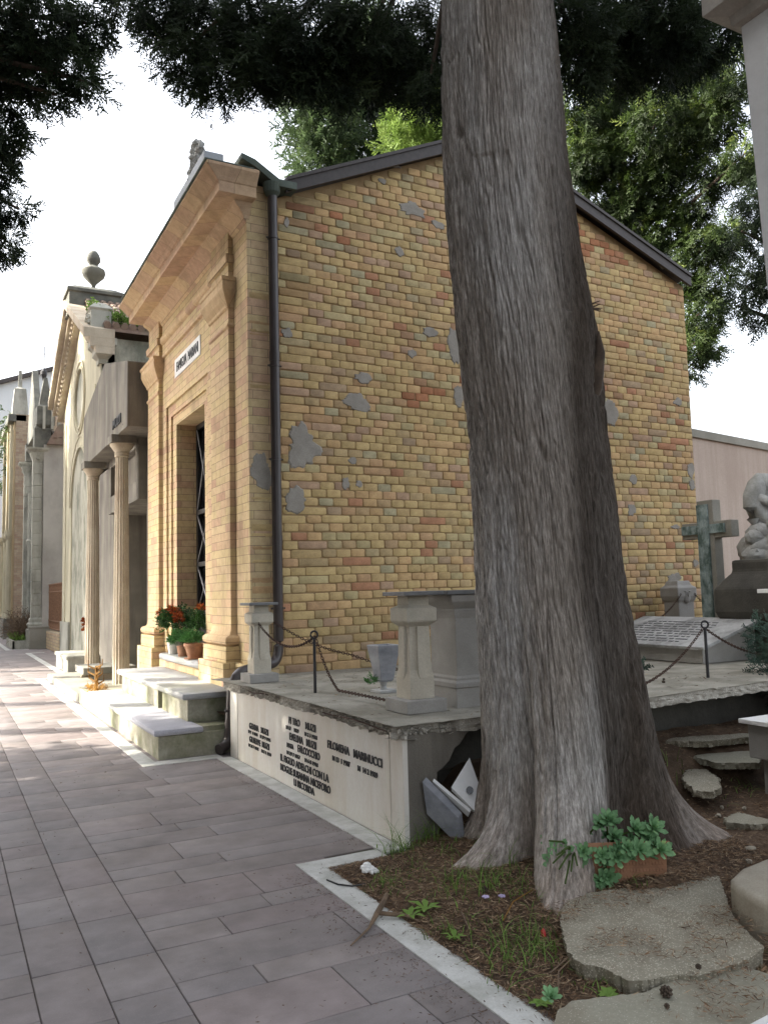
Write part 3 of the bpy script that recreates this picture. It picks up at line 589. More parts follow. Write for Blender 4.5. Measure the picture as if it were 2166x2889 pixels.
chain([(2.68, 7.34, 1.27), (3.30, 6.9, .93), (3.95, 6.4, .70)], [.05, .02], 'rusty chain running slackly across the terrace behind the vase')
chain([(2.88, 4.92, 1.22), (3.06, 5.3, 1.10), (3.3, 5.9, .74)], [.03, .05], 'short rusty chain hanging between the near cross post and the pedestal')
chain([(5.45, 4.79, 1.13), (4.55, 4.66, .735), (4.2, 4.62, .73)], [.07, 0], 'black chain sloping down from the ring post towards the trunk')
chain([(5.47, 4.79, 1.13), (6.3, 4.9, .86)], [.04], 'black chain from the ring post into the juniper shrub')
# ------------------------------------------------------------------ foliage machinery
def archetype(nb, per, wid, seed, length=.42):
    r = random.Random(seed); Q = []
    def leaf(p, d, L, w, up):
        d = d.normalized(); s = d.cross(up); 
        if s.length < .01: s = d.cross(Vector((1, .2, 0)))
        s.normalize(); a = p; m = p+d*L*.5; e = p+d*L; Q.append([a, m+s*w, e, m-s*w])
    P = Vector((0,0,0)); D = Vector((0,0,1)); pts = []
    for i in range(nb+1): pts.append(P.copy()); P = P+D/nb; D = (D+Vector((r.uniform(-.15,.15), r.uniform(-.15,.15), 0))).normalized()
    leaf(pts[0], pts[nb//2]-pts[0], 1.1*(pts[nb//2]-pts[0]).length, wid*.35, Vector((0,1,0))); leaf(pts[nb//2], pts[-1]-pts[nb//2], .55, wid*.6, Vector((0,1,0)))
    for i in range(1, nb+1):
        for sgn in (-1, 1):
            t = i/nb; L = length*(1.05-.65*t)*r.uniform(.7, 1.2); an = r.uniform(.5, 1.1); az = r.uniform(-.9, .9)
            d = Vector((sgn*math.sin(an)*math.cos(az), math.sin(az)*math.sin(an), math.cos(an))); up = Vector((r.uniform(-.6,.6), 1, r.uniform(-.6,.6))); q = pts[i].copy()
            for k in range(per):
                leaf(q, (d+Vector((r.uniform(-.35,.35), r.uniform(-.35,.35), r.uniform(-.2,.3)))), L*(1-.2*k/per)*.62, wid*r.uniform(.7, 1.2), up); q = q+d*L*.42
    return np.array([[list(v) for v in f] for f in Q], np.float32)      # n,4,3
ARCH = [archetype(7, 3, .045, s) for s in (1, 2, 3)]; ARCHL = [archetype(4, 2, .075, s, .5) for s in (4, 5)]; ARCHF = [archetype(9, 4, .030, s, .36) for s in (11, 12, 13)]
def sprays(pos, dirs, size, arch, jit=.35, shade=None):
    pos = np.asarray(pos, np.float32); n = len(pos); d = np.asarray(dirs, np.float32)+RNG.normal(0, jit, (n, 3)).astype(np.float32)
    d /= np.linalg.norm(d, axis=1)[:, None]+1e-6; t = RNG.normal(0, 1, (n, 3)).astype(np.float32); s = np.cross(d, t); s /= np.linalg.norm(s, axis=1)[:, None]+1e-6; u = np.cross(d, s)
    sz = (np.asarray(size)*RNG.uniform(.6, 1.25, n)).astype(np.float32); Vs = []; Cs = []; k = RNG.integers(0, len(arch), n)
    sh = RNG.random(n) if shade is None else np.asarray(shade)
    for i, A in enumerate(arch):
        m = k == i; a = A.reshape(-1, 3)
        R = np.stack([s[m], u[m], d[m]], 1)*sz[m][:, None, None]
        Vs.append((np.einsum('vj,njk->nvk', a, R)+pos[m][:, None]).reshape(-1, 3)); Cs.append(np.repeat(sh[m], len(a)))
    V = np.concatenate(Vs); c = np.concatenate(Cs); return V, c
def leafmesh(name, parts, mat, parent):
    V = np.concatenate([p[0] for p in parts]); c = np.concatenate([p[1] for p in parts]); F = np.arange(len(V)).reshape(-1, 4)
    return npmesh(name, V, F, mat, parent, np.stack([c, c, c], 1))
def blobfill(bl, dens, size, down=.7, out=.5, arch=None, surf=.35, sizek=None):
    P = []; D = []; Z = []
    for x, y, z, r in bl:
        n = max(6, int(dens*r*r*100)) if sizek is None else max(6, int(dens*(r/size)**2))
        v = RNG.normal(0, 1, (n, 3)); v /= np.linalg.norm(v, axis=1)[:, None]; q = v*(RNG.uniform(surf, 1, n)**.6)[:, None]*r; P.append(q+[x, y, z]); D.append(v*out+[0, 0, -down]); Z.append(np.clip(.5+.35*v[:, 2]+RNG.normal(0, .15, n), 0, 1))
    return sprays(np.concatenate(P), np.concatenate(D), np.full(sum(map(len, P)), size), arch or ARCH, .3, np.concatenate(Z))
# ------------------------------------------------------------------ the great cypress
tree = empty('cypress_tree', (3.2, 3.8, 0), 'huge leaning fibrous barked cypress trunk with spreading roots in the foreground', 'tree')
TZ = [-.2, 0, .35, .696, 1.014, 1.411, 1.94, 2.337, 2.946, 3.37, 3.925, 4.454, 4.85, 7, 9.5]
TX = [3.22, 3.22, 3.205, 3.178, 3.139, 3.086, 3.032, 2.985, 2.914, 2.854, 2.795, 2.758, 2.732, 2.66, 2.6]
TY = [3.82, 3.82, 3.81, 3.80, 3.786, 3.772, 3.744, 3.726, 3.698, 3.684, 3.656, 3.619, 3.59, 3.5, 3.45]
TR = [.50, .50, .485, .475, .458, .430, .400, .378, .379, .369, .355, .332, .312, .22, .08]
nz, na = 620, 760; zz = np.concatenate([np.linspace(-.2, 5.4, nz-40), np.linspace(5.45, 9.5, 40)]); ph = np.linspace(0, 2*math.pi, na, endpoint=False)
PH, ZZ = np.meshgrid(ph, zz); r = np.interp(ZZ, TZ, TR); zc = np.clip(ZZ, 0, None)
def dphi(a): d = PH-math.radians(a); return (d+math.pi) % (2*math.pi)-math.pi
swirl = .12*np.sin(zc*.9)
for a, A, h, w in ((153, .44, .17, .20), (107, .58, .34, .22), (107, .07, 1.6, .28), (-8, .52, .22, .34), (30, .18, .3, .3), (-60, .3, .22, .4), (-110, .3, .3, .4), (-165, .22, .22, .3), (141, .14, .30, .12)):
    r = r+A*np.exp(-((dphi(a)-swirl*.3)/w)**2)*np.exp(-zc/h)
for a, A, h, w in ((128, .09, .7, .11), (153, .12, .16, .05), (72, .13, 1.1, .16), (50, .20, .9, .26), (24, .05, 1.5, .08), (-20, .04, 1.5, .1), (165, .03, 1, .1), (98, .02, 3.5, .05), (118, .015, 3.5, .05), (140, .015, 3.0, .05), (60, .028, 3.0, .16), (36, .03, 2.5, .12), (12, .03, 3.0, .10)):
    r = r-A*np.exp(-((dphi(a+4*math.sin(a))-.06*np.sin(zc*1.7+a))/w)**2)*np.exp(-zc/h)
r = r+.018*np.exp(-((dphi(18)-.1*np.sin(zc*2))/.16)**2)*np.exp(-((zc-2.7)/.7)**2)*2.2
cx_, sx_ = np.cos(PH), np.sin(PH)
def cyl(fa, fz, o=4, seed=0): return fbm(fa*cx_*.5+50+seed+fz*ZZ*.0, fa*sx_*.5+50+fz*ZZ, o)
big = fbm(cx_*3+9+ZZ*.3, sx_*3+9-ZZ*.2, 3)-.47; rr_ = PH*r/(2*math.pi)*6.28
u = PH*95/6.283; wob = .55*fbm(u*.12, ZZ*1.1, 3)
f1 = vn(u*1.0+wob*2, ZZ*2.2+3); f2 = vn(PH*200/6.283+wob*3, ZZ*6.5+7); f3 = vn(PH*300/6.283+wob*3, ZZ*15+11)
edgefade = np.minimum(1, np.minimum(PH, 2*math.pi-PH)/.15)
f4 = vn(PH*34/6.283+wob*.6, ZZ*1.1+31); f5 = vn(PH*80/6.283+wob, ZZ*2.6+51); r = r-edgefade*(.020*np.exp(-((f4-.5)/.035)**2)*(vn(PH*9/6.283, ZZ*1.5) > .35)+.010*np.exp(-((f5-.5)/.05)**2))
r = r+.05*big*edgefade+edgefade*.075*(fbm(cx_*9+20+ZZ*.5, sx_*9+20, 4)-.47)*np.exp(-(zc/.5)**2)+edgefade*(.009*(f1-.5)+.013*(np.abs(f2-.5)*-2+.5)+.009*(f3-.5))
E1 = np.array([.883, -.468]); E2 = np.array([-.468, -.883]); TCX = np.interp(ZZ, TZ, TX); TCY = np.interp(ZZ, TZ, TY)
Xt = TCX+r*(cx_*E1[0]+sx_*E2[0]); Yt = TCY+r*(cx_*E1[1]+sx_*E2[1])
V = np.stack([Xt.ravel(), Yt.ravel(), ZZ.ravel()], 1); i, j = np.meshgrid(np.arange(nz-1), np.arange(na), indexing='ij'); j2 = (j+1) % na
F = np.stack([(i*na+j).ravel(), ((i+1)*na+j).ravel(), ((i+1)*na+j2).ravel(), (i*na+j2).ravel()], 1)
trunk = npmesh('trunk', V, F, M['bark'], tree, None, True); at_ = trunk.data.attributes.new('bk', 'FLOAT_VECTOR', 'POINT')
pu = (PH+math.pi/2-math.pi) % (2*math.pi); rb = np.interp(ZZ, TZ, TR); pdeg = (np.degrees(PH)+180) % 360-180; pb = np.interp(ZZ, [0, .6, 1.5, 3, 5], [78, 80, 80, 68, 60])+6*(fbm(ZZ*3, ZZ*0+4)-.5); side_shade_mask = 1/(1+np.exp((pdeg-pb)/(4+2.5*zc)))*(pdeg > -100)*.75*(1-.45*np.clip((zc-2.2)/2.5, 0, 1))*(1-.65*np.exp(-(zc/.55)**2)/(1+np.exp((pdeg-22)/5)))  # mask of the painted shade: right flank, weaker higher up and on the right root
at_.data.foreach_set('vector', np.stack([(pu*.42).ravel(), (ZZ-1.0*(r-rb)).ravel(), side_shade_mask.ravel()], 1).astype(np.float32).ravel())
q = MB(); q.tube([(3.12, 3.53, 2.4), (3.165, 3.43, 2.6), (3.185, 3.39, 2.78), (3.178, 3.385, 2.90)], [.06, .05, .028, .005], 9); q.build('broken_branch', M['bark_far'], tree, 0, True)
q = MB(); 
for k in range(5): a = Vector((3.16, 3.42, 3.02+random.uniform(-.05, .05))); q.tube([a, a+Vector((.05+.03*random.random(), -.02, random.uniform(-.03, .03)))], [.006, .002], 5)
q.build('bark_shreds', M['bark_far'], tree)
A_BL = [(1.20,5.20,5.41,.18),(1.45,5.07,5.34,.21),(1.68,4.64,5.06,.23),(1.91,4.31,4.89,.24),(2.21,4.15,4.88,.22),(2.70,4.42,5.21,.21),(1.30,4.97,4.98,.13),(1.48,4.77,4.82,.15),(1.67,4.45,4.73,.17),(1.94,4.32,4.67,.15),(2.32,4.44,4.85,.16),(2.51,4.23,4.75,.15),(2.48,3.93,4.50,.10),(1.34,4.86,4.71,.06),(3.27,3.58,4.93,.21),(3.87,3.80,5.24,.26),(3.91,3.46,5.02,.25),(4.65,3.70,5.42,.24),(3.32,3.58,4.68,.14),(3.85,3.72,4.93,.18),(4.48,3.82,5.20,.19),(2.07,4.26,4.54,.08),(1.88,4.68,4.80,.09)]
q = MB()
for k in range(26):
    a = k*2.4; z0 = 5.1+k*.16; L = max(.6, 3.4-.08*k)*random.uniform(.7, 1.1); c0 = Vector((float(np.interp(z0, TZ, TX)), float(np.interp(z0, TZ, TY)), z0)); d = Vector((math.cos(a), math.sin(a), .18))
    pts = [c0+d*L*t+Vector((0, 0, .5*t*t*L*.2+.04*math.sin(9*t+k))) for t in (0, .25, .5, .75, 1)]; q.tube(pts, [.07, .055, .04, .025, .01], 7)
for (bx, by, bz, br) in A_BL[::2]: c0 = Vector((2.7, 3.6, 5.5)); e_ = Vector((bx, by, bz)); q.tube([c0, c0.lerp(e_, .5)+Vector((0, 0, .35)), e_], [.05, .03, .008], 6)
q.build('limbs', M['bark_far'], tree, 0, True)
up = []
for k in range(150):
    a = random.uniform(0, 6.283); rad = 3.3*math.sqrt(random.random()); z0 = random.uniform(5.6, 9.5)
    if rad < (z0-5.0)*.0+.2: rad += .3
    x, y = 2.7+rad*math.cos(a), 3.6+rad*math.sin(a)
    if z0 < 5.9 and rad > 2.4: z0 += .5
    dpt = .468*x+.8786*y
    if dpt > 0 and (z0-1.25-1.5)/max(dpt, .1) < .74: continue
    up.append((x, y, z0, random.uniform(.4, .6)))
for k in range(46):  # extra crown clumps out of view, added to shade the trunk's right side
    x, y, z0 = random.uniform(3.6, 7.5), random.uniform(-.5, 3.4), random.uniform(4.6, 6.5); dpt = .468*x+.8786*y
    if dpt < .3 or (z0-1.2-1.5)/max(dpt, .1) > .72 or (.883*x-.468*y-.8)/max(dpt, .1) > .50: up.append((x, y, z0, .5))
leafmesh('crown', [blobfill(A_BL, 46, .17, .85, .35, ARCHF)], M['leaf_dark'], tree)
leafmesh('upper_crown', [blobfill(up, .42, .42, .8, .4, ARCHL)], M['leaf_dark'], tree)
# ------------------------------------------------------------------ other trees
def tree_of(name, bl, trunk_pts, tr, dens, size, mat, label, extra=None, bark='bark_far', arch=None, down=.6, out=.6):
    e = empty(name, tuple(trunk_pts[0]), label, 'tree', 'trees round the chapels'); q = MB(); n = len(trunk_pts); q.tube(trunk_pts, [tr*(1-.75*i/(n-1)) for i in range(n)], 12); q.build('trunk', M[bark], e, 0, True)
    q = MB(); T = [Vector(p) for p in trunk_pts]
    for x, y, z, r in bl:
        b_ = Vector((x, y, z)); tgt = min(T, key=lambda p: (p.xy-b_.xy).length+abs(p.z-(b_.z-.15*(p.xy-b_.xy).length))*1.2); q.tube([tgt, tgt.lerp(b_, .5)+Vector((0, 0, .1)), b_], [tr*.22, tr*.14, tr*.04], 6)
    q.build('limbs', M[bark], e, 0, True); leafmesh('crown', [blobfill(bl, dens, size, down, out, arch)], M[mat], e); return e
B_BL = [(.36,7.25,6.35,.31),(.67,7.08,6.38,.29),(1.01,7.12,6.47,.22),(.54,7.19,6.04,.23),(.85,7.03,6.03,.20),(.99,6.97,5.85,.11),(.77,7.10,5.74,.09),(.46,7.48,5.89,.20),(.37,7.56,5.57,.18),(.34,7.82,5.40,.17),(1.29,6.95,6.66,.16),(.43,8.47,5.31,.13),(.57,8.40,5.26,.09),(.47,8.48,4.96,.14),(.12,7.40,6.17,.35),(.11,8.03,5.67,.34),(.18,8.62,5.14,.27)]
for k in range(60):
    a = random.uniform(0, 6.28); z0 = random.uniform(4.2, 9.5); rad = random.uniform(.4, 2.6)*(1-(z0-4.2)/8); x = -2.4+rad*math.cos(a); y = 7.6+rad*math.sin(a)
    if x > .045*y-.35: continue
    B_BL.append((x, y, z0, random.uniform(.45, .65)))
B_BL += [(-.4,7.5,6.2,.45), (-.9,7.7,6.1,.5), (-.5,8.2,5.4,.4), (-1.1,8.2,5.6,.5), (-1.6,7.6,6.0,.5)]
def two(name, vis, hid, tp, tr, size, mat, label, dv=15, dh=.5, hs=.42):
    e = tree_of(name, vis, tp, tr, dv, size, mat, label, down=.75, out=.4)
    if hid: leafmesh('outer_crown', [blobfill(hid, dh, hs, .6, .5, ARCHL)], M[mat], e)
    return e
vis = [b_ for b_ in B_BL if b_[3] < .36]; hid = [b_ for b_ in B_BL if b_[3] >= .36]
two('cypress_tree', vis, hid, [(-2.4,7.6,0), (-2.4,7.6,3), (-2.35,7.6,6), (-2.4,7.6,10)], .3, .18, 'leaf_dark', 'dark cypress reaching its drooping branches over the upper left of the path', 26)
C_BL = [(8.95,19.93,15.3,.77),(8.5,20.23,14.67,.51),(9.31,19.84,14.26,.9),(8.87,20.15,13.64,.64),(10.41,20.27,15.46,.94),(10.55,20.31,14.39,.94),(11.23,19.78,15.97,.8),(11.39,19.92,13.84,.8),(8.39,20.28,14.8,.26),(9.11,20.09,12.99,.77),(9.9,20.2,16.4,.8),(10.6,20,17.2,.7),(10,20.4,12.4,1),(11,20.2,12,1),(10.3,20.2,18.2,.5)]
def fill_far(name, bl, tp, tr, size, mat, label, k=26, down=.5, out=.7):
    e = empty(name, tuple(tp[0]), label, 'tree', 'trees round the chapels'); q = MB(); n = len(tp); q.tube(tp, [tr*(1-.75*i/(n-1)) for i in range(n)], 12); q.build('trunk', M['bark_far'], e, 0, True)
    q = MB(); T = [Vector(p) for p in tp]
    for x, y, z, r in bl:
        b_ = Vector((x, y, z)); tz = max(tp[0][2], b_.z-.9); t = min(1, max(0, (tz-T[0].z)/(T[-1].z-T[0].z))); tg = T[0].lerp(T[-1], t); q.tube([tg, tg.lerp(b_, .5)+Vector((0, 0, .15)), b_], [.07, .045, .012], 6)
    q.build('limbs', M['bark_far'], e, 0, True); leafmesh('crown', [blobfill(bl, k, size, down, out, ARCH, .3, True)], M[mat], e); return e
fill_far('cypress_tree', C_BL, [(10.2,20.6,0), (10.2,20.6,18)], .35, .5, 'leaf_far', 'grey green conifer rising behind the left slope of the chapel roof', 80, -.5, .8)
C2 = [(9.87,16.31,12.66,.56),(9.58,16.5,12.22,.5),(10.17,16.2,12.09,.56),(10.36,16.02,12.86,.56),(9.99,16.35,11.65,.56),(10.86,15.81,12.29,.67),(10.2,16.3,11,.8),(10.6,16.1,10.2,.9)]
fill_far('thuja_tree', C2, [(10.3,16.4,0), (10.3,16.4,12.6)], .2, .42, 'leaf_bright', 'bright yellow green conifer showing over the roof just left of the great trunk', 90, -.6, .9)
D_BL = [(11.4,12.22,11.27,.57),(12.07,11.86,11.35,.62),(11.42,12.32,10.33,.52),(12.17,11.91,10.4,.57),(11.99,10.85,10.48,.63),(12.62,10.48,10.91,.63),(12.41,9.47,10.72,.5),(11.94,12.67,9.71,.49),(12.44,11.86,9.45,.57),(12.55,11.19,9.84,.46),(12.61,9.99,10.17,.43),(12.66,9.49,9.21,.38),(12.88,11.71,8.77,.52),(13.05,11.01,9.09,.41),(12.96,10.45,9.47,.31),(13.15,11.04,8.26,.46),(13.23,11.63,7.72,.43),(13.41,10.98,7.52,.41),(13.26,11.13,6.89,.39),(13.11,11.28,6.25,.35),(13.04,11.37,5.79,.18),(13.15,10.48,8.23,.36),(13.36,11.16,6.15,.2)]
hd = []
random.seed(21)
for x, y, z, r in D_BL:
    if random.random() < .55 and z > 6.6: hd.append((x+random.uniform(.3, 1.2), y+random.uniform(.2, .9), z+random.uniform(-.3, .7), r*.9))
fill_far('cypress_tree', D_BL+hd, [(13.4,13.6,0), (13.2,13.0,12)], .3, .30, 'leaf_mid', 'tall sunlit cypress over the right slope of the roof and the chapel back corner', 85, .8, .5)
E_BL = [(7.65,5.72,5.68,.19),(7.57,5.8,5.28,.16),(7.76,5.74,4.97,.21),(7.63,5.84,4.68,.17),(7.54,5.9,4.48,.11),(7.77,5.8,4.37,.15),(7.94,5.66,4.77,.3),(7.92,5.59,5.52,.3),(8.3,5.5,5.8,.35),(8.5,5.5,5.1,.35)]
fill_far('cypress_tree', E_BL, [(9.6,5.4,0), (9.4,5.4,6.5)], .18, .17, 'leaf_dark', 'dark cypress branches hanging beside the white pillar at the far right', 50, .8, .4)
# cypresses across the path: they keep the sun off the near half of the scene
def shade_tree(x, y, h, bot, rad, label, n=4200, src=None):
    if src:
        c = copy_tree(src); c.location = (x, y, 0); c.rotation_euler = (0, 0, random.uniform(0, 6)); c['label'] = label; return c
    e = empty('cypress_tree', (0, 0, 0), label, 'tree', 'cypress row across the path'); MB().tube([(0,0,0), (0,0,h*.9)], [.28, .05], 10).build('trunk', M['bark_far'], e, 0, True)
    t = RNG.random(n)**.8; a = RNG.uniform(0, 6.283, n); R = rad*np.sin(np.clip(t*1.02+.12, 0, 1)*math.pi)**.6*np.sqrt(RNG.random(n)); P = np.stack([R*np.cos(a), R*np.sin(a), bot+(h-bot)*t], 1); D = np.stack([np.cos(a)*.6, np.sin(a)*.6, np.full(n, .5)], 1)
    leafmesh('crown', [sprays(P, D, np.full(n, .75), ARCHL)], M['leaf_dark'], e); e.location = (x, y, 0); return e
SH = [(-4.6, 3.2, 1), (-4.9, 5.4, 1), (-4.6, 7.6, 1), (-4.9, 9.9, 1), (-6.6, 4.5, 1), (-4.6, 1.0, 1), (-5.0, -1.4, 1), (-6.8, 14.6, 2), (-7.0, 17.6, 2), (-6.9, 20.6, 2), (-7.1, 24.0, 2)]
random.seed(31)
s1 = shade_tree(-4.6, 3.2, 14, .3, 2.0, 'dark cypress across the path, nearest of the low crowned row')
for i, (x, y, k) in enumerate(SH[1:7]): shade_tree(x, y, 0, 0, 0, ['second', 'third', 'farthest', 'backmost', 'nearest but one', 'very first'][i]+' cypress of the low crowned row across the path', src=s1)
s2 = shade_tree(-6.8, 14.6, 17, 7.2, 2.1, 'dark cypress with high crown across the path')
for i, (x, y, k) in enumerate(SH[8:]): shade_tree(x, y, 0, 0, 0, ['second', 'third', 'farthest'][i]+' high crowned cypress of the row across the path', src=s2)
for i, (x, y) in enumerate([(-6.8, 27.5), (-7, 30.5), (-6.8, 33.5), (-7, 37), (-7, 41), (-7, 45)]): shade_tree(x, y, 0, 0, 0, 'low crowned cypress far down the path, number '.replace(', number ', '')+[' nearest of the far group', ' second of the far group', ' third of the far group', ' fourth of the far group', ' fifth of the far group', ' last of the far group'][i], src=s1)
# ------------------------------------------------------------------ concrete mausoleum with columns
mau = empty('column_mausoleum', (2.9, 12.9, 0), 'grey stained concrete mausoleum with two fluted travertine columns left of the brick chapel', 'mausoleum')
GR = M['granolith']
q = MB(); q.prism([(12.87, 4.12), (17.35, 4.12), (17.35, 5.12), (14.95, 5.63), (12.87, 5.14)], 'x', 2.45, 4.2); q.build('gabled_lintel', GR, mau, .01)
q = MB(); q.box(2.93, 12.88, .1, 4.2, 13.75, 4.12).box(2.93, 16.55, .1, 4.2, 18.45, 4.12).box(2.93, 13.75, 3.1, 4.2, 16.55, 4.12).box(2.86, 12.90, .1, 2.93, 13.35, 4.12).build('front_wall', GR, mau, .006)
q = MB(); q.box(2.80, 13.75, 3.10, 2.93, 16.55, 3.42).box(2.80, 13.75, 3.42, 2.93, 14.0, 3.98).box(2.80, 16.3, 3.42, 2.93, 16.55, 3.98).box(2.80, 13.75, 3.98, 2.93, 16.55, 4.12).build('door_head', GR, mau, .01)
MB().box(3.55, 13.75, .1, 3.6, 16.55, 3.1).build('door', plain('dull_door', (.11, .10, .085), .7, 0, .3), mau)
MB().box(2.86, 12.9, .1, 2.98, 13.42, 1.05).build('wall_base', GR, mau, .01)
for y in (13.85, 16.75):
    z0, z1 = .13, 3.80; q = MB(); pr = [(.135-.035*t**1.6, z0+(z1-z0)*t) for t in [i/14 for i in range(15)]]; q.lathe(2.55, y, pr, 32, .10); cl = q.build('column', M['travertine'], mau)
    q = MB(); q.lathe(2.55, y, [(.10, 3.78), (.115, 3.79), (.115, 3.815), (.105, 3.82), (.118, 3.835), (.118, 3.855), (.11, 3.86), (.15, 3.92), (.185, 3.97), (.19, 4.0)], 32); q.build('echinus', M['travertine'], cl, 0, True)
    MB().box(2.35, y-.2, 4.0, 2.75, y+.2, 4.13).build('abacus', GR, cl, .006)
pt_ = MB().box(2.446, 13.22, 4.20, 2.450, 13.24, 4.22).build('name_letters', M['bronze'], mau)
text('letters', 'MUZII', 14.05, 13.35, 4.27, .15, 2.452, M['bronze'], pt_, .02, .02)
MB().box(1.78, 12.95, -.02, 4.0, 16.9, .12).build('platform', M['concrete'], mau, .015)
b = empty('stone_slab', (2.3, 15.4, .12), 'grey stone slab resting on blocks on the mausoleum platform', 'slab')
MB().box(2.13, 14.9, .22, 3.0, 15.9, .33).build('top', M['concrete'], b, .01); MB().box(2.35, 14.95, .115, 2.9, 15.2, .22).box(2.2, 15.6, .115, 2.9, 15.8, .22).build('support', M['travertine'], b, .008)
tag(MB().loft((2.30, 18.2, 2.9, 20.2), [(0, -.01), (0, .26), (.03, .265), (.03, .33), (0, .34)]).build('stone_trough', M['stone_pale'], None, .012), 'low pale stone block standing before the cream chapel arch', 'block')
# ------------------------------------------------------------------ cream chapel with round window
ch = empty('cream_chapel', (2.95, 18.4, 0), 'cream neo-romanesque chapel with round cross window and urn on its gable', 'chapel')
PY = M['plaster_yellow']
# front with arch and oculus cut by triangulated rings
def front_wall():
    yc, zc, R = 21.6, 6.52, .74; ay, az, aw = 21.6, 3.9, 1.42
    bm = bmesh.new(); vs = []
    outer = [(18.5, 0), (ay-aw, 0)]+[(ay-aw*math.cos(t), az+aw*.95*math.sin(t)) for t in [math.pi*i/20 for i in range(21)]]+[(ay+aw, 0), (24.7, 0), (24.7, 7.1), (21.6, 8.75), (18.5, 7.3)]
    hole = [(yc+R*math.cos(t), zc+R*math.sin(t)) for t in [2*math.pi*i/28 for i in range(28)]]
    def loop(P):
        v = [bm.verts.new((2.95, y, z)) for y, z in P]; return [bm.edges.new((v[i], v[(i+1) % len(v)])) for i in range(len(v))]
    e = loop(outer)+loop(hole); bmesh.ops.triangle_fill(bm, use_beauty=True, edges=e)
    ext = bmesh.ops.extrude_face_region(bm, geom=bm.faces[:]); bmesh.ops.translate(bm, vec=(.3, 0, 0), verts=[v for v in ext['geom'] if isinstance(v, bmesh.types.BMVert)]); bmesh.ops.recalc_face_normals(bm, faces=bm.faces)
    me = bpy.data.meshes.new('front_wall'); bm.to_mesh(me); bm.free(); me.materials.append(PY); o = bpy.data.objects.new('front_wall', me); COL.objects.link(o); return place(o, ch)
fw_ = front_wall()
q = MB()
for R0, R1 in ((.74, .80), (.90, .96)): 
    for i in range(36):
        a, c_ = 2*math.pi*i/36, 2*math.pi*(i+1)/36; q.prism([(21.6+R0*math.cos(a), 6.52+R0*math.sin(a)), (21.6+R1*math.cos(a), 6.52+R1*math.sin(a)), (21.6+R1*math.cos(c_), 6.52+R1*math.sin(c_)), (21.6+R0*math.cos(c_), 6.52+R0*math.sin(c_))], 'x', 2.92, 2.96)
rw = q.build('round_window', PY, ch)
MB().box(3.12, 20.9, 5.8, 3.14, 22.3, 7.25).build('glass', M['granolith'], rw)
MB().box(2.99, 21.52, 5.75, 3.09, 21.68, 7.27).box(2.99, 20.85, 6.50, 3.09, 22.35, 6.64).build('tracery', PY, rw)
q = MB()
for i in range(20):
    a, c_ = math.pi*i/20, math.pi*(i+1)/20
    for R0, R1, x in ((1.42, 1.52, 2.93), (1.70, 1.76, 2.935)): q.prism([(21.6-R0*math.cos(a), 3.9+.95*R0*math.sin(a)), (21.6-R1*math.cos(a), 3.9+.95*R1*math.sin(a)), (21.6-R1*math.cos(c_), 3.9+.95*R1*math.sin(c_)), (21.6-R0*math.cos(c_), 3.9+.95*R0*math.sin(c_))], 'x', x, 2.96)
for y in (19.15, 24.05): q.box(2.93, y-.03, .9, 2.951, y+.03, 6.3)
for z in (1.4, 2.3, 3.2, 4.1): q.box(2.944, 18.5, z, 2.951, 20.0, z+.015).box(2.944, 23.2, z, 2.951, 24.7, z+.015)
q.build('arch_moulding', PY, ch)
MB().box(3.5, 20.1, 0, 3.6, 23.1, 5.5).build('recess', M['plaster_stained'], ch); MB().box(3.46, 20.9, 0, 3.499, 22.5, 3.5).build('door', M['door_iron'], ch)
MB().box(3.35, 20.6, 0, 3.5, 20.9, 3.5).box(3.35, 22.5, 0, 3.5, 22.8, 3.5).box(3.35, 20.6, 3.5, 3.5, 22.8, 3.7).build('door_frame', M['stone_pale'], ch)
pq = MB().box(3.30, 20.7, 3.75, 3.34, 22.7, 4.05).build('name_plate', M['white_marble'], ch)
MB().box(3.29, 21.0, 3.83, 3.301, 21.6, 3.97).box(3.29, 21.8, 3.83, 3.301, 22.4, 3.97).build('lettering', M['bronze'], pq)
q = MB()
for (ya, za, yb, zb) in ((18.2, 7.25, 21.6, 8.95), (21.6, 8.95, 25.0, 7.05)):
    for dx_, dz0, dz1 in ((2.55, -.16, .05), (2.68, -.34, -.16), (2.80, -.50, -.34)): q.prism([(ya, za+dz0), (yb, zb+dz0), (yb, zb+dz1), (ya, za+dz1)], 'x', dx_, 3.2)
q.build('raking_cornice', M['travertine'], ch, .01)
q = MB()
for k in range(40):
    t = k/39; y = 18.5+6.2*t; z = (7.28+(y-18.2)*.5 if y < 21.6 else 8.95-(y-21.6)*.559)-.44; q.blob((2.79, y, z), (.05, .06, .08), 1, 0)
q.build('egg_moulding', M['travertine'], ch)
MB().box(2.98, 18.5, 0, 8, 24.6, 7.2).build('side_wall', M['plaster_stained'], ch)
q = MB(); q.prism([(18.25, 7.28), (21.6, 9.0), (21.6, 9.1), (18.25, 7.38)], 'x', 3.0, 8).prism([(21.6, 9.0), (24.9, 7.2), (24.9, 7.3), (21.6, 9.1)], 'x', 3.0, 8)
for k in range(28):
    x = 3.05+k*.18
    for m_ in range(9): y = 18.22+m_*.38; z = 7.40+m_*.195; q.tube([(x, y, z), (x, y+.4, z+.2)], [.085, .065], 6)
q.build('tiled_roof', M['tile_roof'], ch)
q = MB(); q.loft((2.62, 21.15, 3.9, 22.0), [(0, 8.6), (0, 9.1), (.05, 9.12), (.05, 9.2), (-.15, 9.32), (-.3, 9.36)]); pd = q.build('urn_pedestal', M['stone_black'], ch, .01)
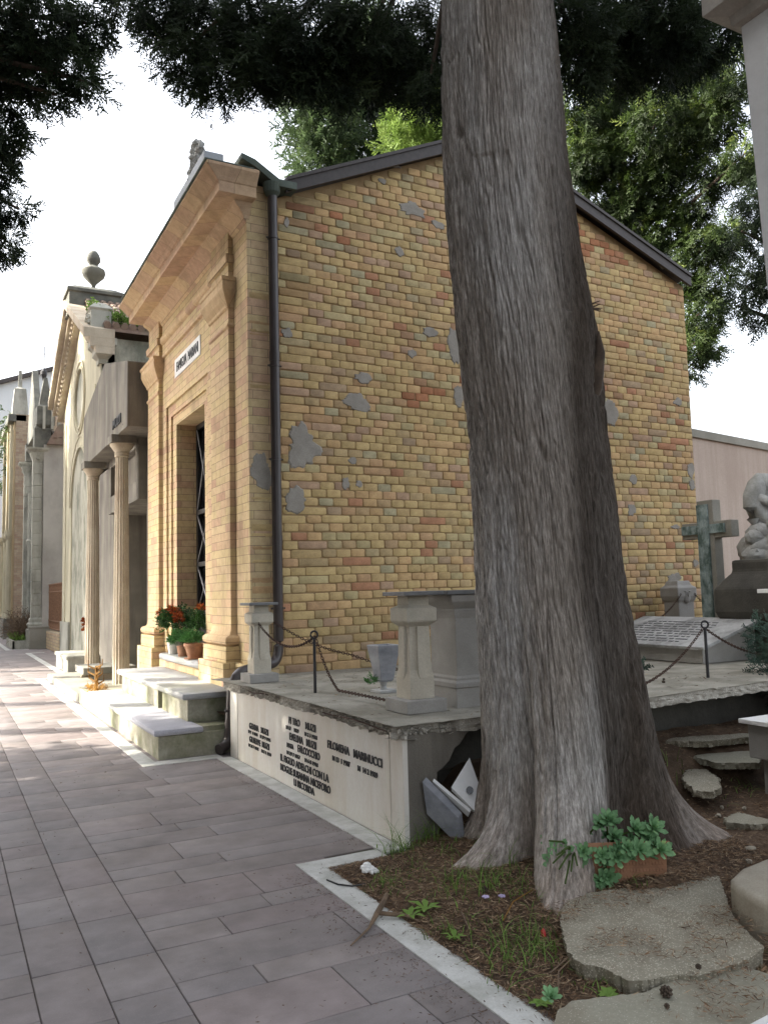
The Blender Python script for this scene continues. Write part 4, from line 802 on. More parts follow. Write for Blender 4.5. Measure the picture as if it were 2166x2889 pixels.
MB().lathe(3.25, 21.55, [(.05, 9.3), (.05, 9.45), (.08, 9.5), (.26, 9.68), (.30, 9.8), (.29, 9.86), (.10, 9.98), (.12, 10.03), (.17, 10.1), (.17, 10.2), (.14, 10.28), (.08, 10.36), (.02, 10.38)], 20, .05).build('urn', M['stone_black'], pd, 0, True)
q = MB(); q.loft((2.72, 18.35, 3.15, 18.9), [(0, 7.15), (0, 7.75), (.04, 7.8), (-.1, 7.95)])
for k in range(10): a = k*.63; q.blob((2.70, 18.62+.16*math.cos(a), 7.5+.16*math.sin(a)), .07, 1, .2)
q.build('shell_ornament', M['stone_pale'], ch, .01)
q = MB(); q.loft((2.9, 18.45, 3.1, 18.75), [(0, 6.6), (.0, 6.7), (.08, 6.8), (.08, 6.9), (.16, 7.0), (.16, 7.15)]); q.build('corner_bracket', M['stone_pale'], ch, .008)
q = MB(); q.box(2.90, 18.5, 0, 2.96, 20.17, .9).box(2.90, 23.03, 0, 2.96, 24.7, .9).build('plinth', M['stone_pale'], ch, .01)
P = [(3.2+1.6*random.random(), 18.28+.25*random.random(), 7.42+.1*random.random()) for _ in range(150)]+[(2.75+.3*random.random(), 18.5+.5*random.random(), 7.75) for _ in range(25)]
leafmesh('roof_weeds', [sprays(P, [(-.2, -.3, 1)]*len(P), [.26]*len(P), ARCHL)], M['grass'], ch)
# low railing wall between the chapels
rl = empty('iron_railing', (2.9, 25, 0), 'rusty iron railing on a low worn brick wall between cream and grey chapels', 'fence')
MB().box(2.88, 24.75, 0, 3.1, 28.2, .55).build('base_wall', brickmat('old_brick', .26, .09, .02, [(0, (.45,.36,.22)), (1, (.36,.26,.18))], (.25, .22, .17), .9), rl, .02)
q = MB()
for k in range(28): y = 24.85+k*.12; q.tube([(2.98, y, .6), (2.98, y, 1.95)], .012, 5)
for z in (.62, .85, 1.72, 1.95): q.box(2.965, 24.75, z, 2.995, 28.2, z+.03)
for k in range(56): y = 24.85+k*.06; q.tube([(2.98, y+.025*math.cos(t), .74+.09*math.sin(t)) for t in [0, 1.57, 3.14, 4.71, 6.28]], .008, 4); q.tube([(2.98, y+.025*math.cos(t), 1.85+.08*math.sin(t)) for t in [0, 1.57, 3.14, 4.71, 6.28]], .008, 4)
q.build('bars', M['iron_rail'], rl)
# ------------------------------------------------------------------ grey chapel with clustered columns
gc = empty('grey_chapel', (2.7, 28.2, 0), 'narrow gothic grey chapel with jointed stone columns and cross topped pinnacle', 'chapel')
MB().box(2.78, 28.2, 0, 7, 31.9, 6.45).build('side_wall', M['plaster_grey'], gc)
for y in (28.45, 31.6):
    q = MB(); q.box(2.49, y-.13, .95, 2.76, y+.13, 6.2)
    for k in range(14):
        z = .95+k*.38; q.box(2.47, y-.15, z, 2.77, y+.15, z+.37)
    q.build('column', M['stone_pale'], gc, .02)
for y in (28.45, 31.6):
    MB().loft((2.47, y-.15, 2.77, y+.15), [(.12, 0), (.12, .6), (.06, .62), (.10, .75), (.04, .82), (.05, .90), (0, .96)]).build('pier_base', M['stone_pale'], gc, .02)
    q = MB(); q.loft((2.45, y-.17, 2.79, y+.17), [(-.03, 5.9), (0, 6.0), (.06, 6.2), (.14, 6.28), (.16, 6.34)])
    for k in range(12): q.blob((2.45+.3*random.random(), y-.18+.36*random.random(), 6.0+.2*random.random()), .06, 1, .3)
    q.build('capital', M['stone_pale'], gc)
q = MB()
for y in (29.05, 30.95): q.lathe(2.62, y, [(.09, .6), (.12, .7), (.06, .85), (.055, 3.3), (.10, 3.45), (.11, 3.55), (.06, 3.6), (.06, 5.2)], 12)
q.build('shaft', M['stone_pale'], gc, 0, True)
MB().box(2.72, 28.4, 0, 2.8, 31.7, 6.4).build('recess', M['white_wall'], gc)
q = MB(); q.box(2.5, 28.25, 6.36, 3.0, 28.75, 7.0).box(2.5, 31.3, 6.36, 3.0, 31.8, 7.0); q.prism([(28.25, 6.9), (31.8, 6.9), (30.0, 9.3)], 'x', 2.55, 2.75); q.build('gable', M['stone_black'], gc, .02)
q = MB(); q.loft((2.66, 28.3, 3.0, 28.7), [(0, 7.0), (.10, 7.1), (.10, 7.7), (.03, 7.75), (-.02, 8.1), (-.12, 8.7)]); pn = q.build('pinnacle', M['stone_black'], gc, .02)
for xx in (2.75, 3.0, 3.2): MB().box(xx-.02, 28.15, 6.95, xx+.06, 28.3, 7.7).build('pinnacle_rib', M['stone_pale'], pn)
q = MB(); q.lathe(2.78, 28.5, [(.03, 8.6), (.10, 8.8), (.10, 8.9), (.03, 9.0)], 10); q.box(2.765, 28.48, 8.95, 2.795, 28.52, 9.75).box(2.77, 28.36, 9.42, 2.79, 28.64, 9.47).build('iron_cross', M['metal_dark'], pn)
q = MB(); q.prism([(2.85, 6.45), (7.2, 6.45), (7.2, 8.0), (3.2, 7.1)], 'y', 28.05, 32)
for k in range(14): q.tube([(3.1+k*.16, 28.05, 6.62+.03*k), (3.1+k*.16, 28.9, 7.0+.03*k)], .07, 6)
q.build('roof', M['tile_roof'], gc)
MB().loft((2.40, 27.9, 3.0, 28.18), [(0, 0), (0, .62), (.02, .64), (.02, .68)]).build('corner_block', M['concrete'], gc, .02)
# ------------------------------------------------------------------ overgrown brick chapel farther on
oc = empty('overgrown_chapel', (2.5, 36, 0), 'far weathered brick and ochre chapel with tapering pinnacle and climbing vines', 'chapel')
MB().box(2.5, 36, 0, 7, 42, 9.0).build('side_wall', brickmat('far_brick', .26, .09, .012, [(0, (.42,.34,.24)), (.5, (.36,.28,.2)), (1, (.32,.22,.16))], (.30, .27, .22), .7), oc)
MB().box(2.42, 36.1, 0, 2.5, 42, 8.8).build('front_wall', M['plaster_ochre'], oc)
q = MB()
for y in (36.4, 38.0, 40.5):
    q.lathe(2.35, y, [(.2, .8), (.14, 1.0), (.13, 3.9), (.2, 4.1), (.2, 4.3)], 12); q.box(2.3, y-.15, 4.3, 2.5, y+.15, 8.6)
q.build('column', M['plaster_yellow'], oc, 0); MB().box(2.15, 36.05, 0, 2.5, 42, .8).build('plinth', M['stone_black'], oc, .02)
MB().box(2.2, 36, 8.7, 2.9, 42, 9.0).build('cornice', M['stone_black'], oc, .03)
q = MB(); q.loft((2.35, 36.1, 2.95, 36.6), [(0, 9.0), (0, 9.2), (-.08, 10.1), (-.22, 10.2), (-.24, 10.9)]); q.build('pinnacle', M['stone_pale'], oc, .02)
vb = [(2.3, 37+k*.7, 9.0-.5*math.sin(k*1.3)-.25*k, .35) for k in range(9)]
leafmesh('climbing_vine', [blobfill(vb, 22, .5, .4, .8, ARCHL, .3, True)], M['leaf_far'], oc)
wb = empty('white_building', (3, 50, 0), 'plain pale building with dark roof edge closing the view behind the far chapels', 'building')
MB().prism([(-4, 0), (14, 0), (14, 13), (7, 15.2), (-4, 11.0)], 'y', 50, 60).build('wall', M['white_wall'], wb)
MB().prism([(-4.3, 10.9), (7, 15.2), (14.3, 12.9), (14.3, 13.1), (7, 15.42), (-4.3, 11.1)], 'y', 49.7, 60).build('roof', M['fascia'], wb)
# stone planter with dry shrub by the grey chapel
pb = empty('stone_planter', (2.1, 28.4, 0), 'low stone planter with a leafless brown shrub in front of the far grey chapel', 'planter')
MB().box(1.95, 28.25, 0, 2.40, 28.33, .26).box(1.95, 28.25, 0, 2.02, 31, .26).box(1.95, 30.9, 0, 2.5, 31, .26).build('box', M['stone_pale'], pb, .01)
P = [(2.0+.45*random.random(), 28.35+2.4*random.random(), .18+.1*random.random()) for _ in range(160)]
leafmesh('weeds', [sprays(P, [(0, 0, 1)]*160, [.22]*160, ARCHL)], M['grass'], pb)
P = [(2.1+.3*random.random(), 28.6+2*random.random(), .3) for _ in range(120)]
leafmesh('dry_shrub', [sprays(P, [(random.uniform(-.5, .5), random.uniform(-.5, .5), 1) for _ in range(120)], [.75]*120, [archetype(6, 2, .012, 9, .6)])], M['twig'], pb)
# ------------------------------------------------------------------ objects on the ledge and steps
def tuft(name, c, r, n, size, mat, parent, arch=None, dz=1.0):
    v = RNG.normal(0, 1, (n, 3)); v /= np.linalg.norm(v, axis=1)[:, None]; v[:, 2] = np.abs(v[:, 2])*.9-.15; r = np.array(r); P = v*r*(RNG.uniform(.3, 1, n)[:, None])+np.array(c)
    return leafmesh(name, [sprays(P, v*[1, 1, .6]+[0, 0, dz*.4], np.full(n, size), arch or ARCHL)], mat, parent)
fp = empty('flower_pot', (2.74, 11.0, .745), 'pale pot of rust red chrysanthemums on the chapel door ledge', 'potted plant')
MB().lathe(2.73, 11.12, [(.07, .745), (.085, .80), (.10, .93), (.105, .97), (.09, .97), (.08, .9)], 20).build('pot', M['pot_white'], fp, 0, True)
tuft('leaves', (2.72, 10.98, 1.12), (.16, .40, .22), 260, .13, M['chrys'], fp)
q = MB()
for k in range(16): q.tube([(2.73, 11.1, .95), (2.72, 10.95+random.uniform(-.1, .3), 1.15), (2.70, 10.75+k*.055, 1.24)], .006, 5)
q.build('stems', M['chrys'], fp)
def flower(c, R, parent, mat='flower'):
    n = 90; v = RNG.normal(0, 1, (n, 3)); v /= np.linalg.norm(v, axis=1)[:, None]; v[:, 2] = np.abs(v[:, 2])-.25
    P = v*R*.35+np.array(c); A = np.array([[[0,0,0],[.16,0,.5],[0,.05,1],[-.16,0,.5]]], np.float32); V, k = sprays(P, v, np.full(n, R*.75), [A], .15); return V, k
leafmesh('blossoms', [flower((2.68+random.uniform(-.04, .04), y, z), .075, fp) for y, z in [(11.52, 1.28), (11.60, 1.22), (11.45, 1.23), (11.06, 1.29), (10.92, 1.33), (10.80, 1.30), (10.72, 1.25), (10.98, 1.25), (10.85, 1.24), (11.15, 1.24), (11.2, 1.19), (10.66, 1.19), (10.6, 1.22)]], M['flower'], fp)
fp = empty('flower_pot', (2.80, 10.0, .745), 'small chrysanthemum with orange blooms against the dark door', 'potted plant')
MB().lathe(2.86, 10.28, [(.07, .745), (.09, .9), (.095, .9)], 16).build('pot', M['pot'], fp, 0, True)
tuft('leaves', (2.86, 10.25, 1.10), (.10, .17, .24), 130, .12, M['chrys'], fp)
leafmesh('blossoms', [flower((2.84, y, z), .06, fp) for y, z in [(10.25, 1.36), (10.15, 1.35), (10.33, 1.33)]], M['flower'], fp)
fp = empty('flower_pot', (2.72, 10.1, .745), 'round terracotta pot of curly green parsley at the right end of the door ledge', 'potted plant')
MB().lathe(2.69, 9.98, [(.075, .745), (.12, .75), (.12, .765), (.075, .765), (.10, .86), (.118, .90), (.125, .90), (.125, .935), (.11, .935), (.10, .9)], 24).build('pot', M['pot'], fp, 0, True)
tuft('leaves', (2.69, 10.0, .97), (.14, .17, .11), 260, .07, M['fern'], fp)
fp = empty('flower_pot', (2.70, 10.5, .745), 'leafy green plant trailing from a brown pot between the flowers', 'potted plant')
MB().lathe(2.72, 10.55, [(.08, .745), (.10, .88), (.105, .88)], 16).build('pot', M['pot'], fp, 0, True)
tuft('leaves', (2.67, 10.55, .93), (.13, .30, .17), 300, .08, M['fern'], fp)
dp_ = empty('dry_plant', (1.95, 12.4, .12), 'withered golden brown plant standing on the sunny stone step', 'dry plant')
q = MB(); q.tube([(1.93, 12.3, .215), (1.93, 12.3, .56)], [.03, .018], 7)
for k in range(9): a = k*2.2; z = .3+.03*k; q.tube([(1.93, 12.3, z), (1.93+.10*math.cos(a), 12.3+.3*math.sin(a), z+.05), (1.93+.10*math.cos(a), 12.3+.33*math.sin(a), z+.13)], [.014, .01, .004], 5)
q.build('stalks', M['dry'], dp_)
tuft('leaves', (1.93, 12.3, .22), (.12, .28, .06), 60, .10, M['dry'], dp_)
wr = empty('red_wreath', (2.9, 20.4, .9), 'small red and blue flower bunch in the cream chapel doorway', 'flowers')
MB().lathe(3.15, 20.6, [(.08, .42), (.1, .7)], 12).build('vase', M['stone_pale'], wr); leafmesh('blossoms', [flower((3.1+random.uniform(-.1, .1), 20.6+random.uniform(-.3, .3), .95+random.uniform(-.2, .2)), .11, wr) for _ in range(9)], M['flower'], wr)
# ------------------------------------------------------------------ planting bed under the tree
def sstep(a, lo, hi): t = np.clip((a-lo)/(hi-lo), 0, 1); return t*t*(3-2*t)
def soilz(X, Y):
    z = .012+.045*(fbm(X*4, Y*4)-.45)+.02*(fbm(X*22, Y*22)-.5)
    d = np.hypot(X-3.2, Y-3.7); z = z+.09*np.exp(-(d/.75)**2)
    z = z+.33*sstep(Y-.12*np.sin(X*3), 3.95, 4.62)*sstep(X, 2.62, 3.1)
    z = z+.04*sstep(X, 3.5, 5)+.045*np.exp(-((X-3.05)/.38)**2-((Y-3.02)/.12)**2)
    edge = sstep(X, 1.89, 2.02)*(1-sstep(Y, 4.22, 4.30)*(X < 2.46)); return z*edge-.02*(Y > 4.30)*(X < 2.44)
V, F = grid(np.concatenate([np.linspace(1.89, 4.6, 200), np.linspace(4.62, 9.5, 120)]), np.linspace(1.2, 4.76, 190), soilz)
tag(npmesh('soil', V, F, M['soil'], None, None, True), kind='structure')
V, F = grid(np.linspace(2.44, 12, 60), np.linspace(4.74, 8.3, 24), lambda X, Y: .34+.1*(fbm(X*2, Y*2)-.5)); tag(npmesh('soil_bank', V, F, M['soil'], None, None, True), kind='structure')
def sz(x, y): return float(soilz(np.array(x), np.array(y)))
# fallen needles and grass
gx = np.concatenate([RNG.uniform(.4, 1.9, 500), 1.75-np.abs(RNG.normal(0, .12, 900)), 2.27-np.abs(RNG.normal(0, .08, 500)), RNG.uniform(1.80, 1.9, 160)]); gy = np.concatenate([RNG.uniform(2.4, 9, 500), RNG.uniform(2, 4.3, 900), RNG.uniform(4.5, 7.6, 500), RNG.uniform(2.2, 4.3, 160)]); gz = np.where((gx > 1.757)*(gy < 4.45), .007, .001)
_deferred = (gx, gy, gz)
n = 75000; X = np.concatenate([RNG.uniform(1.88, 4.0, n), RNG.uniform(4, 7, n//4)]); Y = np.concatenate([RNG.uniform(1.8, 4.5, n), RNG.uniform(2.5, 4.7, n//4)])
X = np.concatenate([X, RNG.uniform(2.45, 5.8, 1500)]); Y = np.concatenate([Y, RNG.uniform(4.45, 7.9, 1500)]); Zs = np.where(Y < 4.4, soilz(X, Y), np.where(Y < 4.74, soilz(X, Y), 9))
on = (X > 2.4)*(Y > 4.4); Zs = np.where(on*(np.arange(len(X)) >= len(X)-1500), slabz(X, Y), Zs); ok = Zs < 2; X, Y, Zs = X[ok], Y[ok], Zs[ok]
def needles(X, Y, Z, L, w, mat, name, cols):
    n = len(X); a = RNG.uniform(0, 6.283, n); tl = RNG.normal(0, .18, n); L = L*RNG.uniform(.4, 1.3, n); d = np.stack([np.cos(a)*L, np.sin(a)*L, tl*L], 1); s = np.stack([-np.sin(a), np.cos(a), RNG.normal(0, .5, n)], 1)*w*RNG.uniform(.5, 1.4, n)[:, None]
    c = np.stack([X, Y, Z+.004+RNG.random(n)*.008], 1); V = np.stack([c-d, c+s, c+d, c-s], 1).reshape(-1, 3); k = RNG.integers(0, len(cols), n); Cc = np.repeat(np.array(cols)[k]*RNG.uniform(.6, 1.3, n)[:, None], 4, 0)
    return npmesh(name, V, np.arange(len(V)).reshape(-1, 4), mat, None, Cc)
nx = 5200; lx = RNG.uniform(2.15, 3.3, nx); ly = RNG.uniform(2.0, 3.05, nx); keep = fbm(lx*5, ly*5) > np.where(ly > 2.85, .35, .50); lz = np.where(ly > 2.30+.12*(lx-2.2), .096, .072); X = np.concatenate([X, lx[keep]]); Y = np.concatenate([Y, ly[keep]]); Zs = np.concatenate([Zs, lz[keep]])
tag(needles(X, Y, Zs, .020, .0016, M['litter'], 'needle_litter', [(.21,.13,.075), (.25,.165,.10), (.14,.085,.05), (.34,.25,.16), (.10,.06,.038)]), kind='stuff')
tag(needles(_deferred[0], _deferred[1], _deferred[2]-.003, .010, .0014, M['litter'], 'path_litter', [(.12,.07,.04), (.16,.10,.06), (.07,.045,.03)]), kind='stuff')
def blades(centres, n, h, sp, name='grass'):
    V = []; Cc = []
    for (x, y, m_, hh, ss) in centres:
        for _ in range(int(m_*1.7)):
            px = x+random.gauss(0, ss); py = y+random.gauss(0, ss); pz = sz(px, py) if px > 1.89 and py < 4.5 else .006; a = random.uniform(0, 6.28); L = hh*random.uniform(.45, 1.15); w = random.uniform(.0018, .0036); le = random.uniform(.5, 1.5)
            d = Vector((math.cos(a), math.sin(a), 0)); s = Vector((-d.y, d.x, 0))*w; c = random.random(); pts = []
            for k in range(5): t = k/4; pts.append(Vector((px, py, pz))+d*L*le*t*t+Vector((0, 0, L*(t-.45*le*t*t))))
            for k in range(4): w0, w1 = 1-.22*k, 1-.24*(k+1); V.extend([pts[k]-s*w0, pts[k]+s*w0, pts[k+1]+s*w1, pts[k+1]-s*w1]); Cc.extend([(c, c, c)]*4)
    V = np.array([list(v) for v in V]); return tag(npmesh(name, V, np.arange(len(V)).reshape(-1, 4), M['grass'], None, np.array(Cc)), kind='stuff')
random.seed(41)
cs = [(2.36, 4.33, 26, .30, .05), (2.30, 4.25, 14, .20, .05), (2.57, 4.33, 26, .24, .045), (2.30, 3.62, 36, .15, .07), (2.42, 3.50, 30, .14, .08), (2.62, 3.72, 14, .22, .05), (2.15, 2.95, 30, .14, .07), (2.05, 2.82, 34, .12, .09), (2.22, 2.82, 16, .12, .06), (2.0, 3.85, 24, .06, .05), (1.97, 3.2, 16, .08, .05), (2.25, 2.6, 18, .08, .1), (2.5, 3.35, 10, .08, .1), (4.9, 4.1, 14, .12, .15), (4.6, 4.35, 10, .16, .1), (5.2, 3.9, 10, .1, .2), (2.1, 3.4, 12, .07, .12), (2.35, 3.0, 12, .07, .12)]
for _ in range(130): cs.append((random.uniform(1.95, 3.0), random.uniform(2.3, 4.2), 4, random.uniform(.03, .08), .03))
blades(cs, 1, 1, 1)
def weed(loc, n, L, w, label, up=.5, mat='grass'):
    e = empty('weed', loc, label, 'weed', 'small weeds in the bed'); q = []
    for i in range(n):
        a = 6.283*i/n+random.uniform(-.3, .3); l = L*random.uniform(.7, 1.1); d = Vector((math.cos(a), math.sin(a), 0)); s = Vector((-d.y, d.x, 0))*w; z0 = Vector(loc)
        P0, P1, P2 = z0, z0+d*l*.5+Vector((0, 0, up*l*.5)), z0+d*l+Vector((0, 0, up*l*.45)); q += [[P0-s*.2, P0+s*.2, P1+s, P1-s], [P1-s, P1+s, P2+s*.15, P2-s*.15]]
    V = np.array([[list(v) for v in f] for f in q]).reshape(-1, 3); c = np.full((len(V), 3), .75); npmesh('leaves', V, np.arange(len(V)).reshape(-1, 4), M[mat], e, c); return e
for x, y, n_, L, w, lb in [(1.93, 3.47, 7, .085, .014, 'broad leaved weed growing by the stick on the white border'), (2.02, 3.48, 6, .09, .016, 'dark glossy weed just right of the fallen stick'), (1.96, 3.14, 8, .06, .009, 'small upright green weed beside the diagonal white border'), (2.15, 2.42, 9, .05, .012, 'dark ivy like weed between the two concrete slabs'), (1.885+.04, 2.52, 10, .045, .012, 'dark little weed near the bottom of the white border')]: weed((x, y, sz(x, y)+.005), n_, L, w, lb, random.uniform(.5, .9))
# broken concrete slabs, kerb stone and debris
def broken(name, P, z1, th, mat, label, tilt=(0, 0), rough=.006, cat='slab', sub=7):
    # slab with torn outline: outline resampled with noise, top sheet slightly uneven
    Q = []
    for i in range(len(P)):
        a = Vector(P[i]); b_ = Vector(P[(i+1) % len(P)]); m_ = max(1, int((b_-a).length/.012))
        for k in range(m_): p = a.lerp(b_, k/m_); Q.append((p.x+random.uniform(-rough, rough), p.y+random.uniform(-rough, rough)))
    cx = sum(p[0] for p in P)/len(P); cy = sum(p[1] for p in P)/len(P); V = []; n = len(Q); K = sub
    def H(x, y): return z1+tilt[0]*(x-cx)+tilt[1]*(y-cy)+.012*(float(fbm(np.array(x*6), np.array(y*6)))-.5)+.006*(float(fbm(np.array(x*40), np.array(y*40), 2))-.4)
    for k in range(K):
        t = (k+1)/K
        for x, y in Q: X_, Y_ = cx+(x-cx)*t, cy+(y-cy)*t; V.append((X_, Y_, H(X_, Y_)-(.004 if k == K-1 else 0)))
    for dz in (.35, .7, 1.0):
        for x, y in Q: V.append((x+random.uniform(-rough, rough)-(x-cx)*.05*dz, y+random.uniform(-rough, rough)-(y-cy)*.05*dz, H(x, y)-th*dz))
    V.append((cx, cy, H(cx, cy))); F = [(n*k+i, n*k+(i+1) % n, n*(k+1)+(i+1) % n, n*(k+1)+i) for k in range(K+2) for i in range(n)]+[(len(V)-1, i, (i+1) % n) for i in range(n)]
    q = MB(); q.v = V; q.f = F; return tag(q.build(name, M[mat], None, 0, True), label, cat)
random.seed(51)
SL1 = [(2.449,3.028),(2.363,2.931),(2.259,2.789),(2.182,2.670),(2.156,2.570),(2.199,2.516),(2.208,2.438),(2.211,2.376),(2.244,2.355),(2.345,2.328),(2.407,2.317),(2.452,2.272),(2.544,2.268),(2.701,2.273),(2.849,2.299),(2.905,2.411),(2.982,2.545),(3.112,2.690),(3.243,2.830),(3.352,2.943),(3.281,2.986),(3.132,2.981),(2.931,3.03),(2.762,3.10),(2.647,3.12),(2.55,3.10)]
broken('broken_slab', SL1, .085, .11, 'cracked', 'large broken slab of exposed aggregate concrete in front of the succulent trough', (0, .0), .006)
SL2 = [(1.811,2.311),(1.886,2.378),(1.971,2.401),(2.055,2.382),(2.173,2.342),(2.238,2.318),(2.396,2.337),(2.528,2.361),(2.622,2.322),(2.697,2.258),(2.732,2.167),(2.402,1.853),(2.2,1.7),(1.95,1.7),(1.76,2.10)]
broken('concrete_slab', SL2, .062, .09, 'cracked2', 'smoother grey concrete slab with a rounded corner at the bottom right edge', (0, 0), .002)
tag(MB().prism([(3.085,2.655),(3.238,2.72),(3.503,2.76),(3.6,2.5),(2.985,2.10),(2.97,2.402),(3.02,2.56)], 'z', -.02, .2).build('kerb_stone', M['kerbstone'], None, .03, True, 3), 'thick pale kerb stone with worn rounded edge at the right border', 'stone')
tag(MB().prism([(2.259,1.902),(2.360,1.912),(2.482,1.905),(2.332,1.736),(2.192,1.79)], 'z', 0, .12).build('marble_piece', M['white_marble'], None, .004), 'corner of a white marble piece at the very bottom right', 'marble')
for nm, P, z1, mt, lb in [('D1', [(5.072,4.916),(5.418,4.799),(5.607,4.517),(5.382,4.309),(4.933,4.377),(4.732,4.558)], .37, 'cracked', 'flat cracked concrete fragment closest under the right terrace edge'), ('D2', [(5.052,4.50),(5.381,4.438),(5.331,4.223),(5.019,4.00),(4.80,4.168),(4.839,4.405)], .27, 'cracked2', 'thin pale concrete fragment below the first under the terrace edge'),
        ('D3', [(4.764,4.417),(4.832,4.298),(4.676,4.058),(4.485,3.883),(4.351,3.830),(4.282,3.910),(4.472,4.184)], .20, 'cracked', 'triangular rough concrete chunk right of the spreading root'), ('D4', [(4.186,3.612),(4.353,3.646),(4.374,3.486),(4.361,3.357),(4.209,3.431),(4.128,3.538)], .11, 'cracked2', 'small flat pale fragment lowest in the soil right of the root')]:
    broken('concrete_fragment', P, z1-.02, .05, mt, lb, (0, 0), .010, 'fragment', 4)
q = None
for i, (x, y) in enumerate([(4.45, 3.85), (4.50, 3.72), (4.62, 3.62), (4.75, 3.55), (4.30, 3.75), (3.9, 3.2), (3.7, 3.05)]): tag(MB().blob((x, y, sz(x, y)+.015), (random.uniform(.012, .026), random.uniform(.010, .02), .012), 2, .5).build('pebble', M['kerbstone'], None, 0, True), ['pale pebble highest of those by the triangular chunk', 'pale pebble just under the triangular chunk', 'pale pebble beside the small flat fragment', 'pale pebble farthest right in the soil', 'pale pebble closest to the root flare', 'pale pebble lying in bare soil above the kerb stone', 'pale pebble lowest and nearest the kerb stone'][i], 'pebble', 'pale pebbles right of the root')
def cone(x, y, z, r, label):
    q = MB()
    for k in range(26):
        a = k*2.4; h = -1+2*(k+.5)/26; rr = math.sqrt(1-h*h)*r; q.blob((x+rr*math.cos(a), y+rr*math.sin(a), z+r+h*r*.9), r*.34, 1, .3)
    q.blob((x, y, z+r), r*.85, 1, 0); return tag(q.build('cypress_cone', M['bark_far']), label, 'cone', 'fallen cypress cones')
cone(2.262, 2.247, .062, .018, 'dark round cypress cone on the smooth bottom slab'); cone(2.44, 2.26, .11, .009, 'smaller cone on the slab right of the big one'); cone(2.205, 2.19, .062, .008, 'tiny cone bit beside the big cone on the bottom slab')
cone(4.62, 4.72, .71, .018, 'cypress cone on the right half of the terrace near the trunk'); cone(5.05, 4.86, .715, .011, 'small cone on the right terrace left of the ring post'); cone(5.2, 5.0, .715, .009, 'tiny cone on the right terrace slab'); cone(2.33, 3.45, sz(2.33, 3.45), .014, 'brown cone in the litter between the roots and the border')
sk_ = MB().tube([(1.93, 3.70, .035), (1.86, 3.60, .045), (1.78, 3.52, .03), (1.70, 3.44, .012), (1.56, 3.33, .008)], [.012, .014, .013, .006, .003], 7); sk_.tube([(1.80, 3.53, .03), (1.90, 3.46, .02), (1.93, 3.38, .012)], [.010, .009, .003], 6)
tag(sk_.build('fallen_stick', M['twig'], None, 0, True), 'forked dead stick lying across the white border', 'stick')
for i, pts in enumerate([[(2.20, 3.12, .05), (2.35, 3.25, .06), (2.5, 3.3, .07)], [(2.10, 3.30, .05), (2.02, 3.12, .05), (2.12, 2.98, .05)], [(2.05, 2.62, .05), (2.2, 2.68, .06), (2.32, 2.66, .06)], [(1.99, 2.50, .04), (2.06, 2.58, .07), (2.14, 2.60, .09)], [(2.42, 3.15, .07), (2.34, 3.08, .075), (2.38, 2.98, .075)]]):
    tag(MB().tube(pts, [.003, .003, .0015], 5).build('twig', M['twig'] if i else M['dry']), ['straw coloured dry stem arched over the litter', 'thin brown twig nearest the white border', 'thin twig low in the bed above the smooth slab', 'upright curved twig by the bottom weed', 'small twig beside the front root'][i], 'twig', 'twigs in the bed')
q = MB()
for k in range(14): q.blob((2.01+random.uniform(-.03, .03), 4.06+random.uniform(-.05, .05), .035+random.uniform(0, .02)), (.02, .022, .012), 1, .5)
tag(q.build('crumpled_paper', M['petal_white']), 'crumpled white paper scrap lying on soil by the corner of the border', 'paper')
tag(MB().blob((2.245, 2.90, .06), (.012, .01, .022), 1, .4).build('red_petal', plain('red_plastic', (.45, .03, .03), .5)), 'small bright red scrap in front of the front root', 'scrap')
for x, y, lb in ((2.24, 3.31, 'left of the two tiny violet flowers in the litter'), (2.31, 3.28, 'right of the two tiny violet flowers in the litter')):
    q = MB(); [q.blob((x+.010*math.cos(a), y+.010*math.sin(a), sz(x, y)+.05), (.009, .009, .005), 1, .1) for a in (0, 1.3, 2.5, 3.8, 5)]; tag(q.build('violet_flower', plain('violet', (.42, .36, .55), .6)), lb, 'flower', 'violet flowers')
tag(MB().tube([(1.80, 4.12, .01), (1.82, 4.02, .012), (1.87, 3.96, .012), (1.94, 3.95, .012)], .004, 6).build('bent_wire', M['metal_dark'], None, 0, True), 'bent grey wire on the corner of the white border', 'wire')
# leaning marble pieces under the terrace
def plate(quad, th):
    q = MB(); t = Vector(th); q.add(list(quad)+[tuple(Vector(p)+t) for p in quad], [(0,1,2,3), (7,6,5,4)]+[(a, 4+a, 4+(a+1) % 4, (a+1) % 4) for a in range(4)]); return q
tag(plate([(2.525, 4.35, .372), (2.665, 4.19, .180), (2.685, 4.19, .0), (2.555, 4.36, .18)], (.035, .012, .022)).build('leaning_plaque', M['marble_grey'], None, .003), 'dark grey stone plaque leaning against the rubble below the terrace corner', 'plaque')
tag(plate([(2.585, 4.33, .372), (2.735, 4.17, .205), (2.74, 4.20, .17), (2.60, 4.36, .34)], (.016, .01, .012)).build('marble_strip', M['white_marble'], None, .003), 'narrow white marble strip leaning behind the dark plaque', 'marble')
q = plate([(2.655, 4.24, .345), (2.85, 4.33, .48), (2.86, 4.20, .255), (2.755, 4.15, .215)], (.02, .03, -.03)); mm = Matrix.Translation((2.768, 4.215, .318)) @ Vector((-.45, -.75, .45)).to_track_quat('Z', 'Y').to_matrix().to_4x4()
mp = tag(q.build('marble_bracket', M['white_marble'], None, .004), 'white marble piece with a round hole in the rubble beside the trunk', 'marble')
q = MB(); q.lathe(0, 0, [(.022, -.004), (.022, .004), (.010, .004)], 20, 0, mm); q.build('hole', M['glass_dark'], mp)
